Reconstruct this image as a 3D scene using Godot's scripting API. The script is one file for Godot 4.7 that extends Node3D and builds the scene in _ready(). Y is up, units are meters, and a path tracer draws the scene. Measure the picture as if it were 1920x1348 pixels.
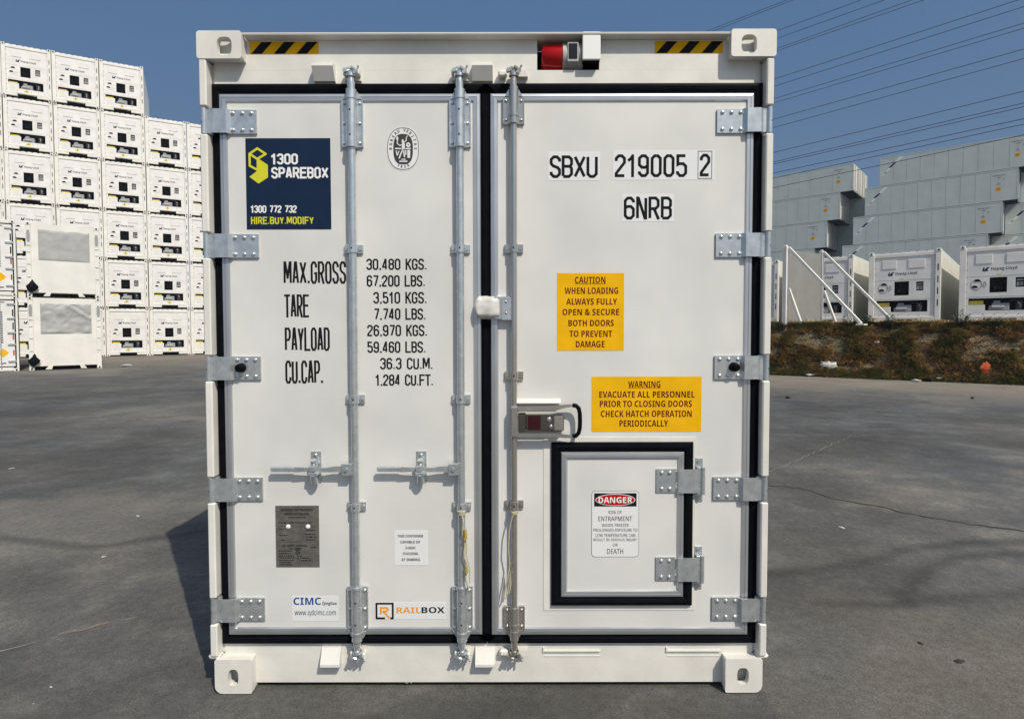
extends Node3D

# ---------------------------------------------------------------- mesh kit
class M:
	var st := SurfaceTool.new()
	var xf := Transform3D.IDENTITY
	func _init():
		st.begin(Mesh.PRIMITIVE_TRIANGLES)
		st.set_smooth_group(-1)
	func smooth(on: bool):
		st.set_smooth_group(0 if on else -1)
	func tri(a: Vector3, b: Vector3, c: Vector3):      # counter-clockwise from outside
		st.add_vertex(xf * a); st.add_vertex(xf * c); st.add_vertex(xf * b)
	func face(p: Array, out: Vector3):                 # convex polygon turned to look along out
		var n: Vector3 = (p[1] - p[0]).cross(p[2] - p[0])
		var q := p
		if n.dot(out) < 0.0:
			q = p.duplicate(); q.reverse()
		for i in range(1, q.size() - 1):
			tri(q[0], q[i], q[i + 1])
	func box(c: Vector3, s: Vector3, b := 0.0):
		var h := s * 0.5
		b = min(b, 0.45 * min(s.x, min(s.y, s.z)))
		var ax := [Vector3.RIGHT, Vector3.UP, Vector3.BACK]
		var pt := func(sg: Array, k: int) -> Vector3:  # corner sg, its point on the face across axis k
			var v := Vector3.ZERO
			for j in 3:
				v[j] = sg[j] * (h[j] - (0.0 if j == k else b))
			return c + v
		for k in 3:
			var i: int = (k + 1) % 3
			var j: int = (k + 2) % 3
			for s0 in [-1, 1]:
				var loop := []
				for q in [[-1, -1], [1, -1], [1, 1], [-1, 1]]:
					var sg := [0, 0, 0]
					sg[k] = s0; sg[i] = q[0]; sg[j] = q[1]
					loop.append(pt.call(sg, k))
				face(loop, ax[k] * s0)
			if b > 0.0:
				for s1 in [-1, 1]:
					for s2 in [-1, 1]:
						var g0 := [0, 0, 0]
						var g1 := [0, 0, 0]
						g0[k] = -1; g1[k] = 1; g0[i] = s1; g1[i] = s1; g0[j] = s2; g1[j] = s2
						face([pt.call(g0, i), pt.call(g1, i), pt.call(g1, j), pt.call(g0, j)], ax[i] * s1 + ax[j] * s2)
		if b > 0.0:
			for sx in [-1, 1]:
				for sy in [-1, 1]:
					for sz in [-1, 1]:
						var g := [sx, sy, sz]
						face([pt.call(g, 0), pt.call(g, 1), pt.call(g, 2)], Vector3(sx, sy, sz))
	func slab(x0, x1, y0, y1, z0, z1, b := 0.0):
		box(Vector3((x0 + x1) * 0.5, (y0 + y1) * 0.5, (z0 + z1) * 0.5), Vector3(abs(x1 - x0), abs(y1 - y0), abs(z1 - z0)), b)
	func cyl(a: Vector3, b: Vector3, r0: float, r1 := -1.0, n := 12, caps := true):
		if r1 < 0.0: r1 = r0
		var d := (b - a).normalized()
		var u := d.cross(Vector3.UP if abs(d.y) < 0.9 else Vector3.RIGHT).normalized()
		var v := d.cross(u)
		for i in n:
			var t0 := TAU * i / n
			var t1 := TAU * (i + 1) / n
			var e0 := u * cos(t0) + v * sin(t0)
			var e1 := u * cos(t1) + v * sin(t1)
			smooth(true)
			if r1 > 1e-5:
				face([a + e0 * r0, a + e1 * r0, b + e1 * r1, b + e0 * r1], e0 + e1)
			else:
				face([a + e0 * r0, a + e1 * r0, b], e0 + e1)
			smooth(false)
			if caps:
				face([a, a + e0 * r0, a + e1 * r0], -d)
				if r1 > 1e-5: face([b, b + e0 * r1, b + e1 * r1], d)
	func dome(c: Vector3, d: Vector3, r: float, hgt: float, n := 10):   # bolt or rivet head
		var u := d.cross(Vector3.UP if abs(d.y) < 0.9 else Vector3.RIGHT).normalized()
		var v := d.cross(u)
		var ks := [[1.0, 0.0], [0.92, 0.5], [0.6, 0.88], [0.0, 1.0]]
		smooth(true)
		for k in 3:
			for i in n:
				var t0 := TAU * i / n
				var t1 := TAU * (i + 1) / n
				var e0 := u * cos(t0) + v * sin(t0)
				var e1 := u * cos(t1) + v * sin(t1)
				var lo: Vector3 = c + d * hgt * ks[k][1]
				var hi: Vector3 = c + d * hgt * ks[k + 1][1]
				var p := [lo + e0 * r * ks[k][0], lo + e1 * r * ks[k][0], hi + e1 * r * ks[k + 1][0], hi + e0 * r * ks[k + 1][0]]
				if k == 2: p = [p[0], p[1], hi]
				face(p, e0 + e1 + d)
		smooth(false)
	func extrude(poly: PackedVector2Array, o: Vector3, u: Vector3, v: Vector3, w: Vector3):
		var idx := Geometry2D.triangulate_polygon(poly)
		var at := func(p: Vector2) -> Vector3: return o + u * p.x + v * p.y
		for i in range(0, idx.size(), 3):
			var a: Vector3 = at.call(poly[idx[i]])
			var b: Vector3 = at.call(poly[idx[i + 1]])
			var c: Vector3 = at.call(poly[idx[i + 2]])
			face([a, b, c], -w)
			face([a + w, b + w, c + w], w)
		var cw := Geometry2D.is_polygon_clockwise(poly)
		for i in poly.size():
			var p := poly[i]
			var q := poly[(i + 1) % poly.size()]
			var nn := Vector2(q.y - p.y, p.x - q.x) * (-1.0 if cw else 1.0)
			face([at.call(p), at.call(q), at.call(q) + w, at.call(p) + w], u * nn.x + v * nn.y)
	func ring(outer: Array, inner: Array, o: Vector3, u: Vector3, v: Vector3, w: Vector3):   # plate with a hole, loops of equal length
		var n := outer.size()
		for i in n:
			var k := (i + 1) % n
			var a: Vector3 = o + u * outer[i].x + v * outer[i].y
			var b: Vector3 = o + u * outer[k].x + v * outer[k].y
			var c: Vector3 = o + u * inner[k].x + v * inner[k].y
			var d: Vector3 = o + u * inner[i].x + v * inner[i].y
			face([a + w, b + w, c + w, d + w], w)
			face([a, b, c, d], -w)
			var mid := (a + b - c - d)
			face([a, b, b + w, a + w], mid)
			face([d, c, c + w, d + w], -mid)
	func tube(p: Array, r: float, n := 8):
		smooth(true)
		var prev := []
		for i in p.size():
			var d: Vector3 = ((p[min(i + 1, p.size() - 1)] as Vector3) - p[max(i - 1, 0)]).normalized()
			var u := d.cross(Vector3(0.13, 0.2, 1)).normalized()
			var v := d.cross(u)
			var cur := []
			for k in n:
				cur.append(p[i] + (u * cos(TAU * k / n) + v * sin(TAU * k / n)) * r)
			if i > 0:
				for k in n:
					var k2 := (k + 1) % n
					face([prev[k], prev[k2], cur[k2], cur[k]], cur[k] + cur[k2] - 2.0 * p[i])
			prev = cur
		smooth(false)
	# one side of a rectangular frame swept with a profile [(inward, height)], mitred at both ends
	func trim(x0, x1, y0, y1, z, profile: Array, side: int):
		var n := profile.size()
		var end := func(q: Vector2, e: int) -> Vector3:
			var c: Array
			match side:
				0: c = [x0 + q.x if e == 0 else x1 - q.x, y1 - q.x]
				1: c = [x0 + q.x if e == 0 else x1 - q.x, y0 + q.x]
				2: c = [x0 + q.x, y0 + q.x if e == 0 else y1 - q.x]
				_: c = [x1 - q.x, y0 + q.x if e == 0 else y1 - q.x]
			return Vector3(c[0], c[1], z + q.y)
		var inw: Vector3 = [Vector3.DOWN, Vector3.UP, Vector3.RIGHT, Vector3.LEFT][side]
		for i in n - 1:
			var q: Vector2 = profile[i]
			var r: Vector2 = profile[i + 1]
			var nn := Vector2(-(r.y - q.y), r.x - q.x)
			face([end.call(q, 0), end.call(q, 1), end.call(r, 1), end.call(r, 0)], inw * nn.x + Vector3.BACK * nn.y)
	func done() -> ArrayMesh:
		st.generate_normals()
		return st.commit()

class T:                                               # flat lettering, fitted to its measured rectangles
	var st := SurfaceTool.new()
	var thick := 0.0006
	static var fonts := {}
	func _init():
		st.begin(Mesh.PRIMITIVE_TRIANGLES)
	static func font(bold: bool) -> SystemFont:
		if not fonts.has(bold):
			var f := SystemFont.new()
			f.font_names = PackedStringArray(["Droid Sans"])
			f.font_weight = 700 if bold else 400
			fonts[bold] = f
		return fonts[bold]
	func mesh(s: String, bold: bool) -> TextMesh:
		var t := TextMesh.new()
		t.text = s; t.font = font(bold); t.font_size = 64; t.pixel_size = 0.01; t.depth = 0.01; t.curve_step = 1.0
		return t
	func fit(s: String, x0: float, x1: float, y1: float, y0: float, z: float, bold := true, base := Transform3D.IDENTITY):
		var t := mesh(s, bold)
		var bb := t.get_aabb()
		var ref := mesh(s.replace(",", "."), bold).get_aabb() if "," in s else bb
		var sx := (x1 - x0) / bb.size.x
		var sy := (y1 - y0) / ref.size.y
		var b := Basis(Vector3(sx, 0, 0), Vector3(0, sy, 0), Vector3(0, 0, thick / 0.01))
		var o := Vector3(x0 - bb.position.x * sx, y1 - bb.end.y * sy, z - bb.position.z * thick / 0.01)
		st.append_from(t, 0, base * Transform3D(b, o))
	func glyph(s: String, at: Vector3, turn: float, hgt: float, wide: float, bold := true):
		var t := mesh(s, bold)
		var bb := t.get_aabb()
		var k := hgt / bb.size.y
		var kx: float = min(k, wide / bb.size.x)
		var b := Basis(Vector3.BACK, turn) * Basis(Vector3(kx, 0, 0), Vector3(0, k, 0), Vector3(0, 0, thick / 0.01))
		var c := bb.get_center()
		st.append_from(t, 0, Transform3D(b, at - b * Vector3(c.x, c.y, bb.position.z)))
	func done() -> ArrayMesh:
		return st.commit()

# block lettering as sprayed or cut on containers: strokes of even width with clipped corners
const CX := 0.30
const CY := 0.13
static func glyph(c: String) -> Array:
	match c:
		"0", "O": return [[0.49, 1, CX, 1, 0, 1 - CY, 0, CY, CX, 0, 1 - CX, 0, 1, CY, 1, 1 - CY, 1 - CX, 1, 0.51, 1]]
		"1": return [[0.05, 0.80, 0.30, 0.86, 0.62, 1, 0.62, 0]]
		"2": return [[0, 0.74, 0, 1 - CY, CX, 1, 1 - CX, 1, 1, 1 - CY, 1, 0.66, 0, 0.12, 0, 0, 1, 0]]
		"3": return [[0, 0.78, 0, 1 - CY, CX, 1, 1 - CX, 1, 1, 1 - CY, 1, 0.62, 0.74, 0.52, 1, 0.42, 1, CY, 1 - CX, 0, CX, 0, 0, CY, 0, 0.22], [0.40, 0.52, 0.74, 0.52]]
		"4": return [[0.72, 0, 0.72, 1, 0.60, 1, 0, 0.28, 0, 0.22, 1, 0.22]]
		"5": return [[0.95, 1, 0.03, 1, 0.03, 0.56, 0.2, 0.60, 1 - CX, 0.60, 1, 0.47, 1, CY, 1 - CX, 0, CX, 0, 0, CY, 0, 0.22]]
		"6": return [[1, 0.78, 1, 1 - CY, 1 - CX, 1, CX, 1, 0, 1 - CY, 0, CY, CX, 0, 1 - CX, 0, 1, CY, 1, 0.45, 1 - CX, 0.58, CX, 0.58, 0.08, 0.52]]
		"7": return [[0, 1, 1, 1, 1, 0.90, 0.38, 0]]
		"8": return [[0.49, 0.53, CX, 0.53, 0, 0.65, 0, 1 - CY, CX, 1, 1 - CX, 1, 1, 1 - CY, 1, 0.65, 1 - CX, 0.53, 0.51, 0.53], [0.49, 0.53, CX, 0.53, 0, 0.41, 0, CY, CX, 0, 1 - CX, 0, 1, CY, 1, 0.41, 1 - CX, 0.53, 0.51, 0.53]]
		"9": return [[0, 0.22, 0, CY, CX, 0, 1 - CX, 0, 1, CY, 1, 1 - CY, 1 - CX, 1, CX, 1, 0, 1 - CY, 0, 0.55, CX, 0.42, 1 - CX, 0.42, 0.92, 0.48]]
		"A": return [[0, 0, 0.40, 1, 0.60, 1, 1, 0], [0.14, 0.27, 0.86, 0.27]]
		"B": return [[0, 0.02, 0, 1, 1 - CX, 1, 1, 1 - CY, 1, 0.63, 0.82, 0.52, 1, 0.41, 1, CY, 1 - CX, 0, 0.02, 0], [0.02, 0.52, 0.82, 0.52]]
		"C": return [[1, 0.74, 1, 1 - CY, 1 - CX, 1, CX, 1, 0, 1 - CY, 0, CY, CX, 0, 1 - CX, 0, 1, CY, 1, 0.26]]
		"D": return [[0, 0.02, 0, 1, 1 - CX, 1, 1, 1 - CY, 1, CY, 1 - CX, 0, 0.02, 0]]
		"E": return [[1, 1, 0, 1, 0, 0, 1, 0], [0, 0.52, 0.85, 0.52]]
		"F": return [[1, 1, 0, 1, 0, 0], [0, 0.50, 0.85, 0.50]]
		"G": return [[1, 0.74, 1, 1 - CY, 1 - CX, 1, CX, 1, 0, 1 - CY, 0, CY, CX, 0, 1 - CX, 0, 1, CY, 1, 0.47, 0.55, 0.47]]
		"H": return [[0, 0, 0, 1], [1, 0, 1, 1], [0, 0.52, 1, 0.52]]
		"I": return [[0.5, 0, 0.5, 1]]
		"K": return [[0, 0, 0, 1], [1, 1, 0.05, 0.40], [0.36, 0.60, 1, 0]]
		"L": return [[0, 1, 0, 0, 1, 0]]
		"M": return [[0, 0, 0, 1, 0.12, 1, 0.5, 0.25, 0.88, 1, 1, 1, 1, 0]]
		"N": return [[0, 0, 0, 1, 0.10, 1, 0.90, 0, 1, 0, 1, 1]]
		"P": return [[0, 0, 0, 1, 1 - CX, 1, 1, 1 - CY, 1, 0.60, 1 - CX, 0.47, 0.02, 0.47]]
		"R": return [[0, 0, 0, 1, 1 - CX, 1, 1, 1 - CY, 1, 0.60, 1 - CX, 0.47, 0.02, 0.47], [0.50, 0.47, 1, 0]]
		"S": return [[1, 0.76, 1, 1 - CY, 1 - CX, 1, CX, 1, 0, 1 - CY, 0, 0.66, 0.22, 0.55, 0.78, 0.45, 1, 0.34, 1, CY, 1 - CX, 0, CX, 0, 0, CY, 0, 0.24]]
		"T": return [[0, 1, 1, 1], [0.5, 1, 0.5, 0]]
		"U": return [[0, 1, 0, CY, CX, 0, 1 - CX, 0, 1, CY, 1, 1]]
		"X": return [[0, 0, 1, 1], [0, 1, 1, 0]]
		"Y": return [[0, 1, 0.5, 0.42, 1, 1], [0.5, 0.42, 0.5, 0]]
		".": return [[0.5, -0.02, 0.5, 0.10]]
		",": return [[0.55, 0.10, 0.55, 0.0, 0.30, -0.10]]
	return []
func block(m: M, text: String, x0: float, x1: float, y1: float, y0: float, z: float, w: float, gap := 0.42):
	var adv := {"1": 0.72, "I": 0.12, ".": 0.14, ",": 0.2, " ": 0.55, "M": 1.35, "X": 1.1}
	var total := -gap
	for c in text: total += adv.get(c, 1.0) + gap
	var unit := (x1 - x0 - w) / (total if text.length() > 1 else 1.0)
	var x := x0 + w / 2
	var hgt := y1 - y0 - w
	for c in text:
		var a: float = adv.get(c, 1.0)
		var k := 0
		for line: Array in glyph(c):
			var p := PackedVector2Array()
			for i in range(0, line.size(), 2):
				p.append(Vector2(x + line[i] * a * unit, y0 + w / 2 + line[i + 1] * hgt) * 1000.0)
			var sq: bool = c in "EFHLTIKDBPRMN1"
			var parts := [p]
			if p.size() > 5:                           # halves, so that no stroke closes on itself
				var h := p.size() / 2
				var mid := (p[h - 1] + p[h]) * 0.5
				var a1 := p.slice(0, h)
				a1.append(mid)
				var a2 := PackedVector2Array([mid])
				a2.append_array(p.slice(h))
				parts = [a1, a2]
			for pp: PackedVector2Array in parts:
				for q in Geometry2D.offset_polyline(pp, w * 500.0, Geometry2D.JOIN_MITER, Geometry2D.END_SQUARE if sq and parts.size() == 1 else Geometry2D.END_BUTT):
					m.extrude(q, Vector3(0, 0, z + 0.00003 * k), Vector3(0.001, 0, 0), Vector3(0, 0.001, 0), Vector3(0, 0, 0.0006))
				k += 1
		x += (a + gap) * unit
func blocks(parent: Node, mtl: Material, lines: Array, z: float, w: float, called := "lettering", gap := 0.42) -> MeshInstance3D:
	var m := M.new()
	for l in lines: block(m, l[0], l[1], l[2], l[3], l[4], z, l[5] if l.size() > 5 else w, gap)
	return obj(called, m, mtl, parent)

# ---------------------------------------------------------------- naming
var used := {}
var X := {}                                            # materials
var rng := RandomNumberGenerator.new()

func put(node: Node, called: String, parent: Node = self) -> Node:
	var key := [parent.get_instance_id(), called]
	var n: int = used.get(key, 0)
	used[key] = n + 1
	node.name = called if n == 0 else "%s_%03d" % [called, n]
	parent.add_child(node, true)
	return node
func obj(called: String, m, material: Material, parent: Node = self) -> MeshInstance3D:
	var o := MeshInstance3D.new()
	o.mesh = m.done() if not m is Mesh else m
	o.material_override = material
	return put(o, called, parent)
func tag(o: Node, label: String, category: String, group := ""):
	o.set_meta("label", label); o.set_meta("category", category)
	if group: o.set_meta("group", group)
func struct(o: Node, kind := "structure"):
	o.set_meta("kind", kind)
func thing(called: String, label: String, category: String, at := Vector3.ZERO, turn := 0.0, group := "") -> Node3D:
	var o := Node3D.new()
	put(o, called)
	o.position = at; o.rotation.y = turn
	tag(o, label, category, group)
	return o
func dup(o: Node3D, called: String, label: String, at: Vector3, turn: float) -> Node3D:
	var c: Node3D = o.duplicate()
	put(c, called)
	c.position = at; c.rotation.y = turn
	c.set_meta("label", label)
	return c

# ---------------------------------------------------------------- materials
func lin(r: float, g: float, b: float) -> Color:
	return Color(r, g, b).linear_to_srgb()
func noise(seed_: int, freq: float, oct := 4) -> FastNoiseLite:
	var f := FastNoiseLite.new()
	f.seed = seed_; f.frequency = freq; f.fractal_octaves = oct; f.noise_type = FastNoiseLite.TYPE_SIMPLEX_SMOOTH
	return f
func tone_image(seed_: int, size: int, freq: float, lo: float, hi: float, oct := 4) -> ImageTexture:
	var im := noise(seed_, freq, oct).get_seamless_image(size, size)
	im.convert(Image.FORMAT_L8)
	var d := im.get_data()
	for i in d.size():
		d[i] = int(255.0 * lerp(lo, hi, d[i] / 255.0))
	im = Image.create_from_data(size, size, false, Image.FORMAT_L8, d)
	im.generate_mipmaps()
	return ImageTexture.create_from_image(im)
func mat(called: String, c: Color, rough: float, metal := 0.0) -> StandardMaterial3D:
	var m := StandardMaterial3D.new()
	m.resource_name = called; m.albedo_color = c; m.roughness = rough; m.metallic = metal
	X[called] = m
	return m
func tri_map(m: StandardMaterial3D, scale_: float, albedo: Texture2D, rough: Texture2D = null, bump: Texture2D = null, depth := 0.0):
	m.uv1_triplanar = true
	m.uv1_scale = Vector3.ONE * scale_
	if albedo: m.albedo_texture = albedo
	if rough:
		m.roughness_texture = rough; m.roughness_texture_channel = BaseMaterial3D.TEXTURE_CHANNEL_RED
	if bump:
		m.heightmap_enabled = true; m.heightmap_texture = bump; m.heightmap_scale = depth
func materials():
	var mottle := tone_image(3, 256, 0.012, 0.93, 1.0)
	var grime := tone_image(4, 256, 0.02, 0.80, 1.0, 5)
	var rgh := tone_image(5, 256, 0.03, 0.75, 1.0, 5)
	var wavy := tone_image(6, 256, 0.012, 0.0, 1.0, 2)
	var peel := tone_image(8, 256, 0.12, 0.0, 1.0, 3)
	var spangle := tone_image(7, 256, 0.05, 0.86, 1.0, 3)
	tri_map(mat("white_paint", lin(0.712, 0.707, 0.688), 0.50), 0.55, mottle, rgh, wavy, 0.10)
	tri_map(mat("frame_paint", lin(0.755, 0.74, 0.69), 0.5), 1.3, mottle, rgh, peel, 0.02)
	tri_map(mat("galvanised", lin(0.70, 0.745, 0.765), 0.32, 0.72), 1.5, spangle, rgh)
	tri_map(mat("steel", lin(0.60, 0.58, 0.54), 0.24, 0.85), 1.5, mottle, rgh)
	tri_map(mat("chrome", lin(0.62, 0.61, 0.59), 0.16, 0.85), 2.0, mottle)
	tri_map(mat("aluminium", lin(0.60, 0.62, 0.65), 0.36, 0.75), 1.0, mottle, rgh)
	tri_map(mat("rubber", lin(0.006, 0.007, 0.010), 0.45), 2.0, grime, rgh, wavy, 0.3)
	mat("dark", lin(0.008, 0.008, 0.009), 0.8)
	mat("black_print", lin(0.014, 0.015, 0.018), 0.6)
	mat("grey_print", lin(0.06, 0.06, 0.06), 0.6)
	mat("white_print", lin(0.80, 0.80, 0.80), 0.5)
	mat("label_white", lin(0.74, 0.75, 0.76), 0.45)
	tri_map(mat("navy_print", lin(0.010, 0.024, 0.060), 0.45), 2.0, mottle)
	X.navy_print.metallic_specular = 0.25
	mat("lime_print", lin(0.62, 0.60, 0.02), 0.5)
	mat("blue_print", lin(0.01, 0.06, 0.26), 0.5)
	mat("orange_print", lin(0.80, 0.33, 0.03), 0.5)
	tri_map(mat("yellow_print", lin(0.86, 0.47, 0.010), 0.5), 2.0, mottle)
	mat("maroon_print", lin(0.12, 0.016, 0.012), 0.6)
	mat("red_print", lin(0.42, 0.012, 0.016), 0.5)
	tri_map(mat("plate_metal", lin(0.17, 0.16, 0.145), 0.45, 0.2), 4.0, grime, rgh)
	var lens := mat("red_lens", lin(0.40, 0.002, 0.004), 0.10)
	lens.metallic_specular = 0.3
	lens.clearcoat_enabled = true; lens.clearcoat = 0.4; lens.clearcoat_roughness = 0.05
	mat("grey_plastic", lin(0.42, 0.42, 0.40), 0.45)
	mat("white_plastic", lin(0.80, 0.81, 0.80), 0.4)
	mat("dark_glass", lin(0.01, 0.01, 0.012), 0.06)
	tri_map(mat("plastic_wrap", lin(0.64, 0.63, 0.59), 0.35), 3.0, mottle)
	tri_map(mat("string", lin(0.55, 0.50, 0.36), 0.9), 20.0, grime)
	tri_map(mat("string_yellow", lin(0.55, 0.40, 0.06), 0.8), 20.0, grime)
	# yard
	tri_map(mat("stack_white", lin(0.82, 0.80, 0.75), 0.5), 0.3, mottle, rgh)
	tri_map(mat("stack_face", lin(0.81, 0.80, 0.78), 0.45), 0.4, mottle, rgh)
	tri_map(mat("shaded_stack_side", lin(0.51, 0.58, 0.565), 0.5), 0.15, mottle)  # greyer, bluer than the ends: the long sides' shade is in this colour
	mat("seam_grey", lin(0.42, 0.45, 0.44), 0.6)
	tri_map(mat("lock_steel", lin(0.20, 0.19, 0.18), 0.18, 0.9), 1.5, mottle)
	mat("end_white", lin(0.80, 0.78, 0.72), 0.5)
	tri_map(mat("cream_side", lin(0.74, 0.72, 0.64), 0.5), 0.2, mottle, rgh)
	mat("machinery_grey", lin(0.30, 0.31, 0.32), 0.5)
	mat("label_yellow", lin(0.62, 0.50, 0.03), 0.5)
	tri_map(mat("tarp", lin(0.42, 0.425, 0.42), 0.42), 0.5, mottle)
	tri_map(mat("grey_sheet", lin(0.26, 0.26, 0.25), 0.6), 0.4, mottle, rgh)
	mat("wire", lin(0.03, 0.04, 0.06), 0.7)
	tri_map(mat("plateau_soil", lin(0.16, 0.135, 0.10), 0.95), 0.5, grime)
	mat("mark_blue", lin(0.012, 0.02, 0.09), 0.5)
	mat("mark_dark", lin(0.02, 0.022, 0.05), 0.5)
	mat("compressor_black", lin(0.02, 0.02, 0.022), 0.4)
	mat("label_film", lin(0.73, 0.745, 0.76), 0.35)
	mat("maroon_glass", lin(0.06, 0.014, 0.014), 0.10, 0.5)
	mat("crack", lin(0.035, 0.031, 0.027), 0.9)
	tri_map(mat("pale_scrape", lin(0.30, 0.29, 0.27), 0.9), 6.0, grime)
	tri_map(mat("rusty_scrape", lin(0.24, 0.185, 0.155), 0.9), 6.0, grime)
	tri_map(mat("paper", lin(0.62, 0.61, 0.58), 0.7), 6.0, grime)
	mat("orange_cloth", lin(0.40, 0.07, 0.015), 0.8)
	tri_map(mat("kerb", lin(0.27, 0.26, 0.235), 0.9), 0.8, grime)
	mat("weed_leaf", lin(0.035, 0.055, 0.018), 0.7)
	# ground: fine aggregate near the lens, large tones over the yard
	for k in ["black_print", "grey_print", "maroon_print", "red_print", "rubber", "dark", "yellow_print", "mark_blue", "mark_dark"]:
		X[k].metallic_specular = 0.12
	var g := mat("asphalt", Color(1, 1, 1), 0.82)
	g.albedo_texture = aggregate(); g.uv1_scale = Vector3(28, 28, 1)
	g.heightmap_enabled = true; g.heightmap_texture = g.albedo_texture; g.heightmap_scale = 0.35
	g.detail_enabled = true; g.detail_albedo = yard_tones(); g.detail_uv_layer = BaseMaterial3D.DETAIL_UV_2
	g.detail_blend_mode = BaseMaterial3D.BLEND_MODE_MUL
	var s := mat("soil", Color(1, 1, 1), 0.95)
	s.vertex_color_use_as_albedo = true
	tri_map(s, 0.7, tone_image(15, 512, 0.03, 0.55, 1.0, 5), null, tone_image(16, 512, 0.03, 0.0, 1.0, 5), 6.0)
	var b := mat("blade", Color(1, 1, 1), 0.8)
	b.vertex_color_use_as_albedo = true
	b.backlight_enabled = true; b.backlight = Color(0.25, 0.28, 0.1)
func aggregate() -> ImageTexture:
	var n := 512
	var im := noise(21, 0.05, 4).get_seamless_image(n, n)
	var im2 := noise(22, 0.30, 2).get_seamless_image(n, n)
	im.convert(Image.FORMAT_L8); im2.convert(Image.FORMAT_L8)
	var a := im.get_data()
	var b := im2.get_data()
	var r := RandomNumberGenerator.new()
	r.seed = 5
	for i in a.size():
		var v := 0.78 + 0.16 * (a[i] / 255.0 - 0.5) + 0.30 * (b[i] / 255.0 - 0.5) + 0.10 * (r.randf() - 0.5)
		a[i] = int(255.0 * clamp(v, 0.0, 1.0))
	for k in 1800:                                      # pale stones in the surface
		var p := r.randi_range(0, n * n - n - 2)
		var c := int(r.randf_range(205, 255)) if r.randf() < 0.7 else int(r.randf_range(90, 150))
		a[p] = c
		if r.randf() < 0.4: a[p + 1] = c
		if r.randf() < 0.3: a[p + n] = c
	var out := Image.create_from_data(n, n, false, Image.FORMAT_L8, a)
	return ImageTexture.create_from_image(out)

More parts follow.
